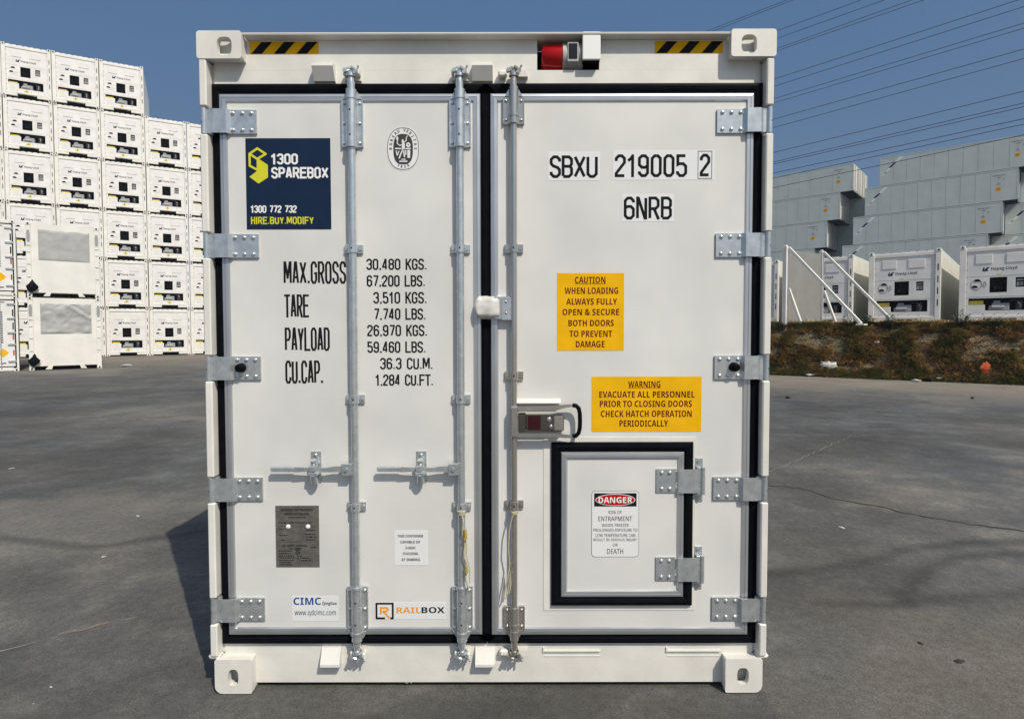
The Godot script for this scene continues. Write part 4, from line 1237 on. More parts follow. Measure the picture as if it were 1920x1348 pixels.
func reefer(called: String, label: String, w: float, length: float, near: bool, group: String) -> Node3D:
	var c := thing(called, label, "container", Vector3.ZERO, 0.0, group)
	var S: Material = X.stack_white
	var side: Material = X.cream_side if near else X.stack_white
	var m := M.new()
	m.slab(0.02, w - 0.02, 0.13, 2.845, -length, -0.36)
	m.slab(0.02, 0.10, 0.13, 2.845, -0.36, -0.06)
	m.slab(w - 0.10, w - 0.02, 0.13, 2.845, -0.36, -0.06)
	obj("body", m, side, c)
	m = M.new()                                        # frame: posts, rails, sill with its three pockets
	m.slab(0.0, 0.085 * w, 0.118, 2.772, -0.16, 0.0, 0.01)
	m.slab(w - 0.075 * w, w, 0.118, 2.772, -0.16, 0.0, 0.01)
	m.slab(0.165, w - 0.165, 2.66, 2.79, -0.16, -0.01, 0.008)
	m.slab(0.165, w - 0.165, 0.205, 0.30, -0.16, -0.004, 0.008)
	m.slab(0.165, 0.30 * w, 0.075, 0.204, -0.16, -0.004)
	m.slab(0.70 * w, w - 0.165, 0.075, 0.204, -0.16, -0.004)
	for x in [0.02, w - 0.09]:
		m.slab(x, x + 0.07, 0.02, 0.129, -length, -0.18)
		m.slab(x, x + 0.07, 2.846, 2.875, -length, -0.18)
	obj("frame", m, S, c)
	m = M.new()                                        # ribbed roof edge
	var ribs := 7
	for k in ribs:
		var a := 0.18 + (w - 0.36) * k / ribs
		var b := a + (w - 0.36) / ribs
		m.extrude(PackedVector2Array([Vector2(a, 2.79), Vector2(b, 2.79), Vector2(b, 2.812), Vector2(lerpf(a, b, 0.75), 2.85), Vector2(lerpf(a, b, 0.25), 2.85), Vector2(a, 2.812)]), Vector3(0, 0, -0.20), Vector3.RIGHT, Vector3.UP, Vector3(0, 0, 0.17))
	obj("roof_ridge", m, S, c)
	castings(w, c, S)
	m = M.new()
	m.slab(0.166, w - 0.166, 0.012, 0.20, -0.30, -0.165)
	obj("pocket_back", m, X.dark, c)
	var px0 := 0.10 * w
	var px1 := 0.915 * w
	var fan := [0.37 * w, 0.575 * w, 1.14, 1.69]
	var ctl := [0.672 * w, 0.772 * w, 1.31, 1.66]
	var low := [0.12 * w, 0.83 * w, 0.49, 0.94]
	m = M.new()
	plate_holes(m, px0, px1, 0.3005, 2.6595, -0.10, -0.04, [fan, ctl, low])
	m.slab(0.0855 * w, px0 - 0.002, 0.3005, 2.6595, -0.10, -0.055)
	m.slab(px1 + 0.002, 0.9245 * w, 0.3005, 2.6595, -0.10, -0.055)
	m.slab(px0 + 0.04, px1 - 0.04, 1.755, 1.765, -0.04, -0.033)
	m.slab(px0 + 0.04, px1 - 0.04, 1.005, 1.013, -0.04, -0.033)
	var fp := obj("machinery_panel", m, X.stack_face, c)
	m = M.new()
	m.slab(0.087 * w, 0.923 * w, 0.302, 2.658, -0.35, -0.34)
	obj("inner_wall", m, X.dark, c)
	for q in [[0.195, 0.40], [0.56, 0.79]]:
		m = M.new()
		m.slab(q[0] * w, q[1] * w, 2.20, 2.54, -0.04, -0.022, 0.016)
		obj("access_panel", m, X.stack_face, fp)
	m = M.new()
	m.cyl(Vector3((fan[0] + fan[1]) / 2, 1.415, -0.30), Vector3((fan[0] + fan[1]) / 2, 1.415, -0.13), 0.25, 0.22, 16)
	for k in 5:
		m.xf = Transform3D(Basis(Vector3.BACK, TAU * k / 5) * Basis(Vector3.RIGHT, 0.5), Vector3((fan[0] + fan[1]) / 2, 1.415, -0.12))
		m.box(Vector3(0, 0.11, 0), Vector3(0.10, 0.18, 0.01))
	m.xf = Transform3D.IDENTITY
	obj("fan", m, X.dark, c)
	m = M.new()
	m.slab(ctl[0] + 0.01, ctl[1] - 0.01, 1.32, 1.65, -0.12, -0.09)
	var cb := obj("control_box", m, X.dark, c)
	m = M.new()
	m.slab(ctl[0] + 0.03, ctl[1] - 0.03, 1.54, 1.60, -0.0899, -0.085)
	m.slab(ctl[0] + 0.03, (ctl[0] + ctl[1]) / 2 - 0.01, 1.36, 1.50, -0.0899, -0.085)
	m.slab((ctl[0] + ctl[1]) / 2 + 0.01, ctl[1] - 0.03, 1.36, 1.50, -0.0899, -0.085)
	obj("display", m, X.machinery_grey, cb)
	m = M.new()
	m.slab(0.40 * w, 0.61 * w, 0.50, 0.76, -0.32, -0.10, 0.03)
	m.cyl(Vector3(0.40 * w, 0.60, -0.10), Vector3(0.55 * w, 0.60, -0.10), 0.07, -1, 12)
	m.slab(0.42 * w, 0.50 * w, 0.762, 0.84, -0.25, -0.12, 0.01)
	m.slab(0.365 * w, 0.399 * w, 0.50, 0.66, -0.25, -0.14, 0.01)
	obj("condenser", m, X.machinery_grey, c)
	m = M.new()
	m.cyl(Vector3(0.72 * w, 0.50, -0.20), Vector3(0.72 * w, 0.80, -0.20), 0.12, -1, 14)
	m.cyl(Vector3(0.72 * w, 0.80, -0.20), Vector3(0.72 * w, 0.86, -0.20), 0.12, 0.05, 14)
	m.tube([Vector3(0.60 * w, 0.78, -0.14), Vector3(0.64 * w, 0.86, -0.12), Vector3(0.69 * w, 0.84, -0.10), Vector3(0.72 * w, 0.70, -0.06)], 0.018, 6)
	obj("compressor", m, X.compressor_black, c)
	m = M.new()
	if near: m.slab(low[0], 0.32 * w, 0.49, 0.70, -0.14, -0.042, 0.004)
	else: m.slab(low[0], 0.335 * w, 0.49, 0.76, -0.14, -0.042, 0.004)
	obj("white_cover", m, X.stack_face, c)
	m = M.new()
	m.slab(low[0] + 0.02, 0.30 * w, 0.76 if not near else 0.72, 0.86, -0.20, -0.13)
	obj("yellow_label", m, X.label_yellow, c)
	for q in [[0.225, 1.56], [0.19, 1.33]]:
		m = M.new()
		var p := PackedVector2Array()
		for k in 9: p.append(Vector2(q[0] * w + 0.105 * cos(PI * k / 8) * 0.9, q[1] + 0.085 * sin(PI * k / 8)))
		m.extrude(p, Vector3(0, 0, -0.040), Vector3.RIGHT, Vector3.UP, Vector3(0, 0, 0.012))
		obj("air_vent", m, X.dark, c)
	m = M.new()
	m.ring(oval(0.215 * w, 1.45, 0.165, 0.20, 2, 20), oval(0.215 * w, 1.45, 0.150, 0.185, 2, 20), Vector3(0, 0, -0.04), Vector3.RIGHT, Vector3.UP, Vector3(0, 0, 0.01))
	m.ring(oval(0.315 * w, 1.45, 0.04, 0.11, 2, 14), oval(0.315 * w, 1.45, 0.03, 0.095, 2, 14), Vector3(0, 0, -0.04), Vector3.RIGHT, Vector3.UP, Vector3(0, 0, 0.01))
	obj("vent_ring", m, X.machinery_grey if near else X.stack_face, c)
	m = M.new()                                        # slanted double-stroke mark beside the name
	var lx := 0.28 * w
	m.extrude(PackedVector2Array([Vector2(0.02, 0), Vector2(0.095, 0), Vector2(0.115, 0.09), Vector2(0.075, 0.09), Vector2(0.066, 0.045), Vector2(0.05, 0.045), Vector2(0.062, 0.14), Vector2(0.03, 0.14), Vector2(0.0, 0.03)]), Vector3(lx, 1.925, -0.0395), Vector3.RIGHT, Vector3.UP, Vector3(0, 0, 0.004))
	m.extrude(PackedVector2Array([Vector2(0.095, 0.05), Vector2(0.13, 0.14), Vector2(0.20, 0.14), Vector2(0.19, 0.10), Vector2(0.155, 0.10), Vector2(0.15, 0.05), Vector2(0.16, 0.0), Vector2(0.115, 0.0)]), Vector3(lx, 1.925, -0.0394), Vector3.RIGHT, Vector3.UP, Vector3(0, 0, 0.004))
	obj("logo", m, X.mark_blue, c)
	var t := T.new()
	t.fit("Hapag-Lloyd", 0.385 * w, 0.685 * w, 2.060, 1.915, -0.0395)
	obj("lettering", t.done(), X.mark_dark, c)
	m = M.new()
	for k in 9:
		var y := 0.40 + 0.265 * k
		m.dome(Vector3(0.093 * w, y, -0.055), Vector3.BACK, 0.022, 0.015, 6)
		m.dome(Vector3(0.920 * w, y, -0.055), Vector3.BACK, 0.022, 0.015, 6)
	for k in 6:
		m.dome(Vector3(lerpf(0.16 * w, 0.86 * w, k / 5.0), 0.36, -0.04), Vector3.BACK, 0.022, 0.012, 6)
	obj("bolt_row", m, X.machinery_grey, c)
	m = M.new()
	for k in 4: m.slab(w - 0.045 * w, w - 0.030 * w, 0.70 + 0.45 * k, 0.95 + 0.45 * k, 0.0, 0.003)
	obj("post_marking", m, X.grey_print, c)
	if near:
		t = T.new()
		t.fit("HIGH", 0.445 * w, 0.505 * w, 1.82, 1.765, -0.0395)
		obj("yellow_lettering", t.done(), X.label_yellow, c)
		m = M.new()
		stroke(m, [0.44 * w, 0.06, 0.47 * w, 0.16, 0.50 * w, 0.06], 0.03, -0.003)
		obj("pocket_mark", m, X.dark, c)
		for k in 6:                                    # lashing lugs along the top rail
			m = M.new()
			m.slab(0.2 + k * 0.34, 0.27 + k * 0.34, 2.851, 2.875, -0.15, -0.06, 0.005)
			obj("roof_lug", m, X.machinery_grey, c)
	else:
		m = M.new()
		tri_sign(m, 0.49 * w, 0.365, 0.125, -0.039)
		var ws := obj("warning_triangle", m, X.label_yellow, c)
		m = M.new()
		m.slab(0.485 * w, 0.497 * w, 0.345, 0.41, -0.035, -0.033)
		m.slab(0.485 * w, 0.497 * w, 0.315, 0.332, -0.035, -0.033)
		obj("exclamation_mark", m, X.black_print, ws)
	return c

func left_yard():
	var th := 0.50
	var a := Vector3(cos(th), 0, -sin(th))
	var at0 := Vector3(-27.92, 0, -30.145)
	var gr := "white refrigerated containers in the tall stack on the left"
	var col := ["column cut by the frame", "first full column", "second full column", "third full column", "fourth column", "fifth column, by the front container", "sixth column, behind the front container"]
	var row := ["bottom one", "second from ground", "third from ground", "fourth from ground", "fifth from ground", "topmost"]
	var proto: Node3D = null
	for k in range(-1, 6):
		for r in (6 if k < 3 else 5):
			var rw: String = row[r] if not (k >= 3 and r == 4) else "topmost"
			var lb: String = "white machinery-end container, " + rw + " in the left stack's " + col[k + 1]
			var p := at0 + a * 2.218 * k + Vector3(0, 2.9 * r, 0) + Vector3(0, 0, 0.02 * sin(k * 5.0 + r * 3.0))
			if proto == null:
				proto = reefer("stacked_container", lb, 2.185, 6.06, false, gr)
				proto.position = p; proto.rotation.y = th
			else:
				dup(proto, "stacked_container", lb, p, th)
	# two plain containers with sheeted openings, and two door ends, in front of that stack
	th = 0.69
	a = Vector3(cos(th), 0, -sin(th))
	var nrm := Vector3(sin(th), 0, cos(th))
	var o := Vector3(-18.778, 0, -20.312)
	for r in 2:
		sheeted(r, o + Vector3(0, 2.9 * r, 0), th)
		door_end(r, o - a * (0.29 + 2.343) + Vector3(0, 2.9 * r, 0) + nrm * 0.05, th)

func sheeted(r: int, at: Vector3, turn: float):
	var w := 2.343
	var c := thing("sheeted_container", ["white container with a creased grey sheet over its opening, lower of the pair at left", "white container with a smooth grey sheet over its opening, upper of the pair at left"][r], "container", at, turn, "white containers with sheeted openings")
	var S: Material = X.stack_white
	var m := M.new()
	m.slab(0.02, w - 0.02, 0.15, 2.86, -6.05, -0.10)
	obj("body", m, X.stack_white, c)
	m = M.new()
	plate_holes(m, 0.166, w - 0.166, 0.165, 2.86, -0.0995, -0.03, [[0.40, 2.01, 1.45, 2.62]])
	m.slab(0.005, 0.165, 0.119, 2.771, -0.12, 0.0, 0.01)
	m.slab(w - 0.165, w - 0.005, 0.119, 2.771, -0.12, 0.0, 0.01)
	obj("end_wall", m, S, c)
	castings(w, c, S)
	m = M.new()                                        # sill feet between three pockets
	m.extrude(PackedVector2Array([Vector2(0.60, 0.164), Vector2(0.50, 0.03), Vector2(0.58, 0.03), Vector2(0.70, 0.03), Vector2(0.74, 0.164)]), Vector3(0, 0, -0.16), Vector3.RIGHT, Vector3.UP, Vector3(0, 0, 0.15))
	m.extrude(PackedVector2Array([Vector2(w - 0.74, 0.164), Vector2(w - 0.70, 0.03), Vector2(w - 0.58, 0.03), Vector2(w - 0.50, 0.03), Vector2(w - 0.60, 0.164)]), Vector3(0, 0, -0.16), Vector3.RIGHT, Vector3.UP, Vector3(0, 0, 0.15))
	obj("sill_foot", m, S, c)
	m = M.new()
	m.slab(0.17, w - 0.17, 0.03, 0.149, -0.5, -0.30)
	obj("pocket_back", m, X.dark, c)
	var g := M.new()                                   # the sheet, pulled tight or creased
	var wn := noise(70 + r, 1.2, 3)
	var nx := 30
	var ny := 22
	var z := func(i: int, j: int) -> Vector3:
		var u := i / float(nx)
		var v := j / float(ny)
		var rim: bool = i == 0 or j == 0 or i == nx or j == ny
		var k := 0.018 if r == 1 else 0.05
		var h := -0.045 + k * wn.get_noise_2d(u * 2.2, v * 1.6)
		if r == 0:                                     # slack fold running down from the top middle
			var d: float = abs((v - (1.0 - (u - 0.5) * 1.05)) * 0.72)
			if u > 0.48 and u < 0.97: h += 0.075 * exp(-d * d / 0.0012) - 0.05 * exp(-pow(v - (1.0 - (u - 0.5) * 1.05) - 0.09, 2) / 0.004)
			h += 0.012 * exp(-pow((1.0 - v) - 0.20 + 0.45 * abs(u - 0.3), 2) / 0.003) * (1.0 if u < 0.55 else 0.2)
		return Vector3(lerpf(0.385, 2.025, u), lerpf(1.435, 2.635, v), -0.028 if rim else h + 0.03)
	g.smooth(true)
	for j in ny:
		for i in nx:
			g.face([z.call(i, j), z.call(i + 1, j), z.call(i + 1, j + 1)], Vector3.BACK)
			g.face([z.call(i, j), z.call(i + 1, j + 1), z.call(i, j + 1)], Vector3.BACK)
	obj("grey_sheet", g, X.tarp, c)
	for x in [0.085, w - 0.085]:                       # slotted vents high on both posts
		m = M.new()
		var l := loops(Vector2(x, 2.36), 0.001, 0.001, 2.0, x - 0.055, x + 0.055, 2.12, 2.60, 0.05, 20)
		m.ring(l[0], l[1], Vector3(0, 0, 0.0), Vector3.RIGHT, Vector3.UP, Vector3(0, 0, 0.012))
		obj("post_vent", m, X.machinery_grey, c)
		for y in [0.75, 1.25, 1.72, 1.98]:
			m = M.new()
			m.slab(x - 0.055, x + 0.055, y, y + 0.02, 0.0, 0.02, 0.004)
			obj("lashing_bar", m, X.grey_plastic, c)
	m = M.new()                                        # black bag tied over the plug at the lower left
	var bn := noise(77 + r, 3.0, 3)
	var prof := [[0.56, 0.01], [0.50, 0.035], [0.42, 0.075], [0.30, 0.155], [0.22, 0.145], [0.12, 0.08], [0.05, 0.02]]
	m.smooth(true)
	for j in prof.size() - 1:
		for i in 14:
			var q := []
			for e in [[i, j], [i + 1, j], [i + 1, j + 1], [i, j + 1]]:
				var t: float = TAU * (e[0] % 14) / 14.0
				var rr: float = prof[e[1]][1] * (1.0 + 0.6 * bn.get_noise_2d((e[0] % 14) * 1.3, e[1] * 1.7))
				q.append(Vector3(0.15 + rr * cos(t) * 1.1 - 0.10 * (0.30 - prof[e[1]][0]), prof[e[1]][0] + 0.10, 0.07 + 0.45 * rr * sin(t)))
			m.face([q[0], q[1], q[2]], Vector3(cos(TAU * (i + 0.5) / 14), 0, sin(TAU * (i + 0.5) / 14)))
			m.face([q[0], q[2], q[3]], Vector3(cos(TAU * (i + 0.5) / 14), 0, sin(TAU * (i + 0.5) / 14)))
	obj("black_cover_bag", m, X.rubber, c)

func door_end(r: int, at: Vector3, turn: float):
	var w := 2.343
	var c := thing("door_end_container", ["white container cut by the photo's left edge, lower of two with locking bars", "white container cut by the photo's left edge, upper of two with locking bars"][r], "container", at, turn, "white containers with doors at the left edge")
	var S: Material = X.stack_white
	var m := M.new()
	m.slab(0.02, w - 0.02, 0.15, 2.86, -6.05, -0.10)
	obj("body", m, X.stack_white, c)
	m = M.new()
	m.slab(0.0, 0.07, 0.119, 2.771, -0.12, 0.0, 0.008)
	m.slab(w - 0.07, w, 0.119, 2.771, -0.12, 0.0, 0.008)
	m.slab(0.166, w - 0.166, 2.76, 2.89, -0.12, -0.01, 0.008)
	m.slab(0.166, w - 0.166, 0.02, 0.16, -0.12, -0.01, 0.008)
	obj("frame", m, S, c)
	castings(w, c, S)
	m = M.new()
	m.slab(0.071, w - 0.071, 0.161, 2.759, -0.099, -0.065)
	obj("door_seal", m, X.rubber, c)
	for x in [[0.11, w / 2 - 0.02], [w / 2 + 0.02, w - 0.11]]:
		m = M.new()
		m.slab(x[0], x[1], 0.20, 2.72, -0.0649, -0.03, 0.006)
		obj("door_leaf", m, X.stack_face, c)
	for y in [0.35, 1.0, 1.45, 2.0, 2.55]:
		m = M.new()
		m.slab(w - 0.32, w - 0.06, y, y + 0.07, -0.0299, 0.006, 0.006)
		obj("hinge", m, X.galvanised, c)
	for x in [0.45, 0.85, w - 1.0, w - 0.52]:
		m = M.new()
		m.cyl(Vector3(x, 0.12, 0.0), Vector3(x, 2.80, 0.0), 0.017, -1, 8)
		obj("lock_rod", m, X.galvanised, c)
	m = M.new()
	var y0 := 0.72
	var cx := w - 0.46
	m.extrude(PackedVector2Array([Vector2(cx - 0.17, y0), Vector2(cx, y0 - 0.17), Vector2(cx + 0.17, y0), Vector2(cx, y0 + 0.17)]), Vector3(0, 0, -0.0298), Vector3.RIGHT, Vector3.UP, Vector3(0, 0, 0.003))
	obj("orange_diamond", m, X.yellow_print, c)
	m = M.new()
	for k in 14:
		m.slab(w - 0.50, w - 0.45, 1.10 + k * 0.088, 1.15 + k * 0.088, -0.0298, -0.0278)
	obj("vertical_print", m, X.grey_print, c)
	m = M.new()
	for y in [0.62, 1.22]: m.slab(w - 0.17, w - 0.13, y, y + 0.20, -0.0298, -0.024)
	obj("red_mark", m, X.red_print, c)
	m = M.new()
	for y in [1.62, 2.12]: m.slab(w - 0.17, w - 0.13, y, y + 0.26, -0.0298, -0.024)
	m.slab(w - 0.55, w - 0.38, 0.30, 0.34, -0.0298, -0.026)
	m.slab(w - 0.55, w - 0.38, 2.64, 2.67, -0.0298, -0.026)
	obj("dark_mark", m, X.black_print, c)

# ---------------------------------------------------------------- right-hand yard on the bank
func long_stack(k: String, label: String, at: Vector3, turn: float) -> Node3D:
	var L := 12.19
	var d := 2.40
	var c := thing("long_container", label, "container", at, turn, "grey white containers stacked sideways on the upper yard")
	var m := M.new()
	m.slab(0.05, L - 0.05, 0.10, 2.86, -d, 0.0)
	obj("side_panel", m, X.shaded_stack_side, c)
	m = M.new()
	m.slab(0.0, L, 0.03, 0.10, -d - 0.01, 0.012)
	m.slab(0.0, L, 2.80, 2.895, -d - 0.01, 0.012)
	m.slab(0.0, 0.10, 0.101, 2.799, -d - 0.01, 0.010)
	m.slab(L - 0.10, L, 0.101, 2.799, -d - 0.01, 0.010)
	obj("frame", m, X.shaded_stack_side, c)
	m = M.new()
	m.slab(0.02, L - 0.02, -0.005, 0.0295, -d, -0.02)
	obj("stacking_gap", m, X.dark, c)
	m = M.new()
	for i in 9: m.slab(1.2 + i * 1.13, 1.215 + i * 1.13, 0.101, 2.799, 0.0001, 0.010)
	obj("panel_seam", m, X.seam_grey, c)
	m = M.new()                                        # slanting brand band at the far top corner
	m.extrude(PackedVector2Array([Vector2(0.16, 1.05), Vector2(0.34, 1.05), Vector2(2.05, 2.74), Vector2(1.70, 2.74)]), Vector3(0, 0, 0.0001), Vector3.RIGHT, Vector3.UP, Vector3(0, 0, 0.004))
	var band := obj("slanted_band", m, X.stack_face, c)
	m = M.new()
	m.extrude(PackedVector2Array([Vector2(0.75, 1.75), Vector2(0.98, 1.75), Vector2(1.45, 2.2), Vector2(1.18, 2.2)]), Vector3(0, 0, 0.0042), Vector3.RIGHT, Vector3.UP, Vector3(0, 0, 0.003))
	m.extrude(PackedVector2Array([Vector2(0.36, 1.22), Vector2(0.46, 1.22), Vector2(0.62, 1.38), Vector2(0.52, 1.38)]), Vector3(0, 0, 0.0042), Vector3.RIGHT, Vector3.UP, Vector3(0, 0, 0.003))
	obj("band_mark", m, X.mark_blue, band)
	var t := T.new()
	t.fit("HLBU 901572 4", L - 1.85, L - 0.95, 2.45, 2.33, 0.0005)
	t.fit("45R1", L - 1.5, L - 1.2, 2.24, 2.14, 0.0005)
	obj("lettering", t.done(), X.grey_print, c)
	m = M.new()
	tri_sign(m, L - 1.40, 1.62, 0.20, 0.0002)
	m.slab(L - 1.42, L - 1.36, 1.95, 2.04, 0.0002, 0.003)
	m.ring(oval(L - 1.02, 2.0, 0.08, 0.08, 2, 12), oval(L - 1.02, 2.0, 0, 0, 2, 12), Vector3(0, 0, 0.0002), Vector3.RIGHT, Vector3.UP, Vector3(0, 0, 0.003))
	obj("side_symbol", m, X.machinery_grey, c)
	m = M.new()
	m.slab(L - 1.60, L - 1.20, 0.98, 1.32, 0.0002, 0.003)
	var ys := obj("orange_label", m, X.yellow_print, c)
	m = M.new()
	for i in 3: m.slab(L - 1.54, L - 1.28, 1.05 + 0.08 * i, 1.08 + 0.08 * i, 0.0031, 0.005)
	obj("label_print", m, X.maroon_print, ys)
	# door end
	for q in [[0.10, d / 2 - 0.015], [d / 2 + 0.015, d - 0.10]]:
		m = M.new()
		m.slab(L + 0.001, L + 0.03, 0.14, 2.76, -q[1], -q[0])
		obj("door_leaf", m, X.end_white, c)
	for q in [0.42, 0.82, 1.58, 1.98]:
		m = M.new()
		m.cyl(Vector3(L + 0.06, 0.06, -q), Vector3(L + 0.06, 2.84, -q), 0.03, -1, 8)
		obj("lock_rod", m, X.grey_plastic, c)
	m = M.new()
	m.slab(L + 0.001, L + 0.012, 0.13, 2.77, -d / 2 - 0.014, -d / 2 + 0.014)
	m.slab(L + 0.001, L + 0.012, 0.13, 2.77, -0.099, -0.06)
	m.slab(L + 0.001, L + 0.012, 0.13, 2.77, -d + 0.06, -d + 0.099)
	obj("door_seal", m, X.dark, c)
	m = M.new()
	for q in [0.0, d - 0.17]:
		for y in [0.03, 2.80]: m.slab(L + 0.0015, L + 0.010, y, y + 0.07, -q - 0.13, -q - 0.05)
	obj("casting_hole", m, X.dark, c)
	m = M.new()
	m.slab(L + 0.031, L + 0.034, 0.75, 1.05, -1.05, -0.90)
	m.slab(L + 0.031, L + 0.034, 0.45, 0.62, -1.75, -1.62)
	obj("door_label", m, X.yellow_print, c)
	return c

func right_yard():
	# long sides, stepped along their length, two groups with a gap
	var proto: Node3D = null
	var names := ["bottom", "second", "third", "fourth", "fifth", "topmost"]
	var left_ends := [-15.7, -14.6, -13.30, -12.30, -11.25, -9.96]
	var right_ends := [-18.4, -17.25, -16.10, -14.88, -13.65, -12.42]
	for rank in 4:
		for g in 2:
			for r in range(0 if rank == 0 else 2, 6):
				if rank == 3 and (g == 1 or r > 4): continue   # the last rank stands to the right, behind the right stack's end
				var s: float = left_ends[r] if g == 0 else right_ends[r] - 12.19
				if rank == 2 and r < 5: s -= 5.0           # the third rank steps back under the top tier
				if rank == 3: s += 12.35
				var p := BANK_A * s + BANK_N * ((-69.31 if g == 0 else -69.5) - 2.46 * (rank if rank < 3 else 1)) + Vector3(0, 1.74 + 2.9 * r, 0)
				var lb: String = "long grey white container, %s tier, %s of the %s sideways stack behind the bank" % [names[r], ["front rank", "second rank", "third rank", "right extension"][rank], "right" if g == 0 else "left"]
				if proto == null: proto = long_stack("long_container", lb, p, -0.7194)
				else: dup(proto, "long_container", lb, p, -0.7194)
	# machinery ends along the crest
	var th := 0.719
	var a := Vector3(cos(th), 0, sin(th))
	var at0 := Vector3(14.622, TOP, -21.411)
	var who := {-3: "white refrigerated container hidden behind the front container, left end of the bank row", -2: "white refrigerated container just right of the front container, left of the braced panel", -1: "white refrigerated container half covered by the leaning-braced grey panel", 0: "white refrigerated container with blue lettering, second from right on the bank", 1: "white refrigerated container with blue lettering, cut by the photo's right edge", 2: "white refrigerated container beyond the photo's right edge on the bank"}
	var pr: Node3D = null
	for k: int in who:
		var p := at0 + a * 2.945 * k
		if pr == null:
			pr = reefer("bank_container", who[k], 2.386, 12.19, true, "white refrigerated containers in a row on the bank")
			pr.position = p; pr.rotation.y = -th
		else:
			dup(pr, "bank_container", who[k], p, -th)
	braced_panel()

func braced_panel():
	var p0 := Vector3(10.52, TOP - 0.03, -19.90)
	var p1 := Vector3(12.72, TOP - 0.03, -21.35)
	var u := (p1 - p0).normalized()
	var w := (p1 - p0).length()
	var c := thing("braced_panel", "tall grey wall panel with white posts and slanting braces on the bank", "panel", p0)
	c.basis = Basis(u, Vector3.UP, u.cross(Vector3.UP))
	var H := 3.0
	var m := M.new()
	m.slab(0.16, w - 0.13, 0.04, H - 0.12, -0.05, 0.0)
	obj("sheet", m, X.grey_sheet, c)
	for q in [[0.0, 0.15], [w - 0.12, w]]:
		m = M.new()
		m.slab(q[0], q[1], 0.0, H, -0.12, 0.05, 0.01)
		var po := obj("post", m, X.stack_white, c)
		m = M.new()
		m.slab(q[0] + 0.02, q[1] - 0.02, H + 0.001, H + 0.05, -0.08, 0.02, 0.01)
		obj("post_cap", m, X.stack_white, po)
	for x in [0.12, w - 0.06]:
		m = M.new()
		var q := Vector3(x, 0.03, 2.75)
		var top := Vector3(x, H - 0.05, 0.06)
		var d := (q - top).normalized()
		m.xf = Transform3D(Basis(Vector3.RIGHT, d.cross(Vector3.RIGHT).normalized() * -1.0, d), (q + top) / 2)
		m.box(Vector3.ZERO, Vector3(0.08, 0.10, (q - top).length()), 0.01)
		m.xf = Transform3D.IDENTITY
		m.slab(x - 0.12, x + 0.12, -0.02, 0.03, 2.62, 2.90, 0.005)
		obj("brace", m, X.stack_white, c)
	for x in [0.20, w + 0.05]:
		m = M.new()
		var q := Vector3(x + 0.03, 0.0, 0.55)
		var top := Vector3(x - 0.03, 1.4, 0.05)
		var d := (q - top).normalized()
		m.xf = Transform3D(Basis(Vector3.RIGHT, d.cross(Vector3.RIGHT).normalized() * -1.0, d), (q + top) / 2)
		m.box(Vector3.ZERO, Vector3(0.09, 0.09, (q - top).length()), 0.008)
		obj("short_brace", m, X.stack_white, c)

func power_lines():
	# [x, z, height] of one point and the run of each level wire
	var W := [[12.54, -35.51, 20.53, 0.701, 0.713], [12.98, -35.51, 20.53, 0.691, 0.723], [15.55, -32.17, 18.88, 0.683, 0.73], [15.99, -33.02, 18.88, 0.683, 0.73], [16.54, -34.31, 18.88, 0.66, 0.751], [16.69, -34.58, 18.88, 0.678, 0.735], [15.51, -32.11, 16.13, 0.656, 0.754], [15.95, -33.15, 16.13, 0.649, 0.761], [16.79, -35.05, 16.13, 0.65, 0.76], [17.1, -35.76, 16.13, 0.646, 0.764], [15.26, -31.67, 13.65, 0.64, 0.769], [15.85, -33.13, 13.65, 0.625, 0.781], [14.8, -30.7, 11.45, 0.617, 0.787], [14.77, -30.61, 10.9, 0.607, 0.795], [14.95, -31.03, 10.9, 0.617, 0.787], [14.06, -28.99, 9.86, 0.614, 0.789], [14.54, -30.06, 9.86, 0.598, 0.802], [14.48, -29.92, 9.31, 0.571, 0.821]]
	for i in W.size():
		var w: Array = W[i]
		var m := M.new()
		var pts := []
		for k in 9:
			var t := lerpf(-120.0, 40.0, k / 8.0)
			pts.append(Vector3(w[0] + w[3] * t, w[2] + 0.00006 * t * (t - 20.0), w[1] + w[4] * t))
		m.tube(pts, 0.0155, 5)
		var o := obj("power_line", m, X.wire)
		tag(o, "thin dark overhead wire crossing the sky at right, " + ("the highest" if i == 0 else "the lowest, before the sideways stacks" if i == 17 else ["second", "third", "fourth", "fifth", "sixth", "seventh", "eighth", "ninth", "tenth", "eleventh", "twelfth", "thirteenth", "fourteenth", "fifteenth", "sixteenth", "seventeenth"][clampi(i - 1, 0, 15)] + " from the top"), "wire", "overhead wires in the sky")

# ---------------------------------------------------------------- small things
func ribbon(called: String, p: Array, w0: float, w1: float, y: float, mtl: Material, jit: float, seed_: int) -> MeshInstance3D:
	var r := RandomNumberGenerator.new()
	r.seed = seed_
	var q := []
	for i in p.size() - 1:                             # wander a little between the given points
		var a := Vector2(p[i][0], p[i][1])
		var b := Vector2(p[i + 1][0], p[i + 1][1])
		var n: int = max(2, int(a.distance_to(b) / 0.06))
		for k in n:
			var d := (b - a).normalized()
			q.append(a.lerp(b, k / float(n)) + Vector2(-d.y, d.x) * r.randf_range(-jit, jit))
	q.append(Vector2(p[-1][0], p[-1][1]))
	var m := M.new()
	var last := []
	for i in q.size():
		var d: Vector2 = (q[min(i + 1, q.size() - 1)] - q[max(i - 1, 0)]).normalized()
		var w := r.randf_range(w0, w1) * (0.4 if i == 0 or i == q.size() - 1 else 1.0)
		var n := Vector2(-d.y, d.x) * w * 0.5
		var cur := [Vector3(q[i].x + n.x, y, q[i].y + n.y), Vector3(q[i].x - n.x, y, q[i].y - n.y)]
		if last: m.face([last[0], last[1], cur[1], cur[0]], Vector3.UP)
		last = cur
	return obj(called, m, mtl)
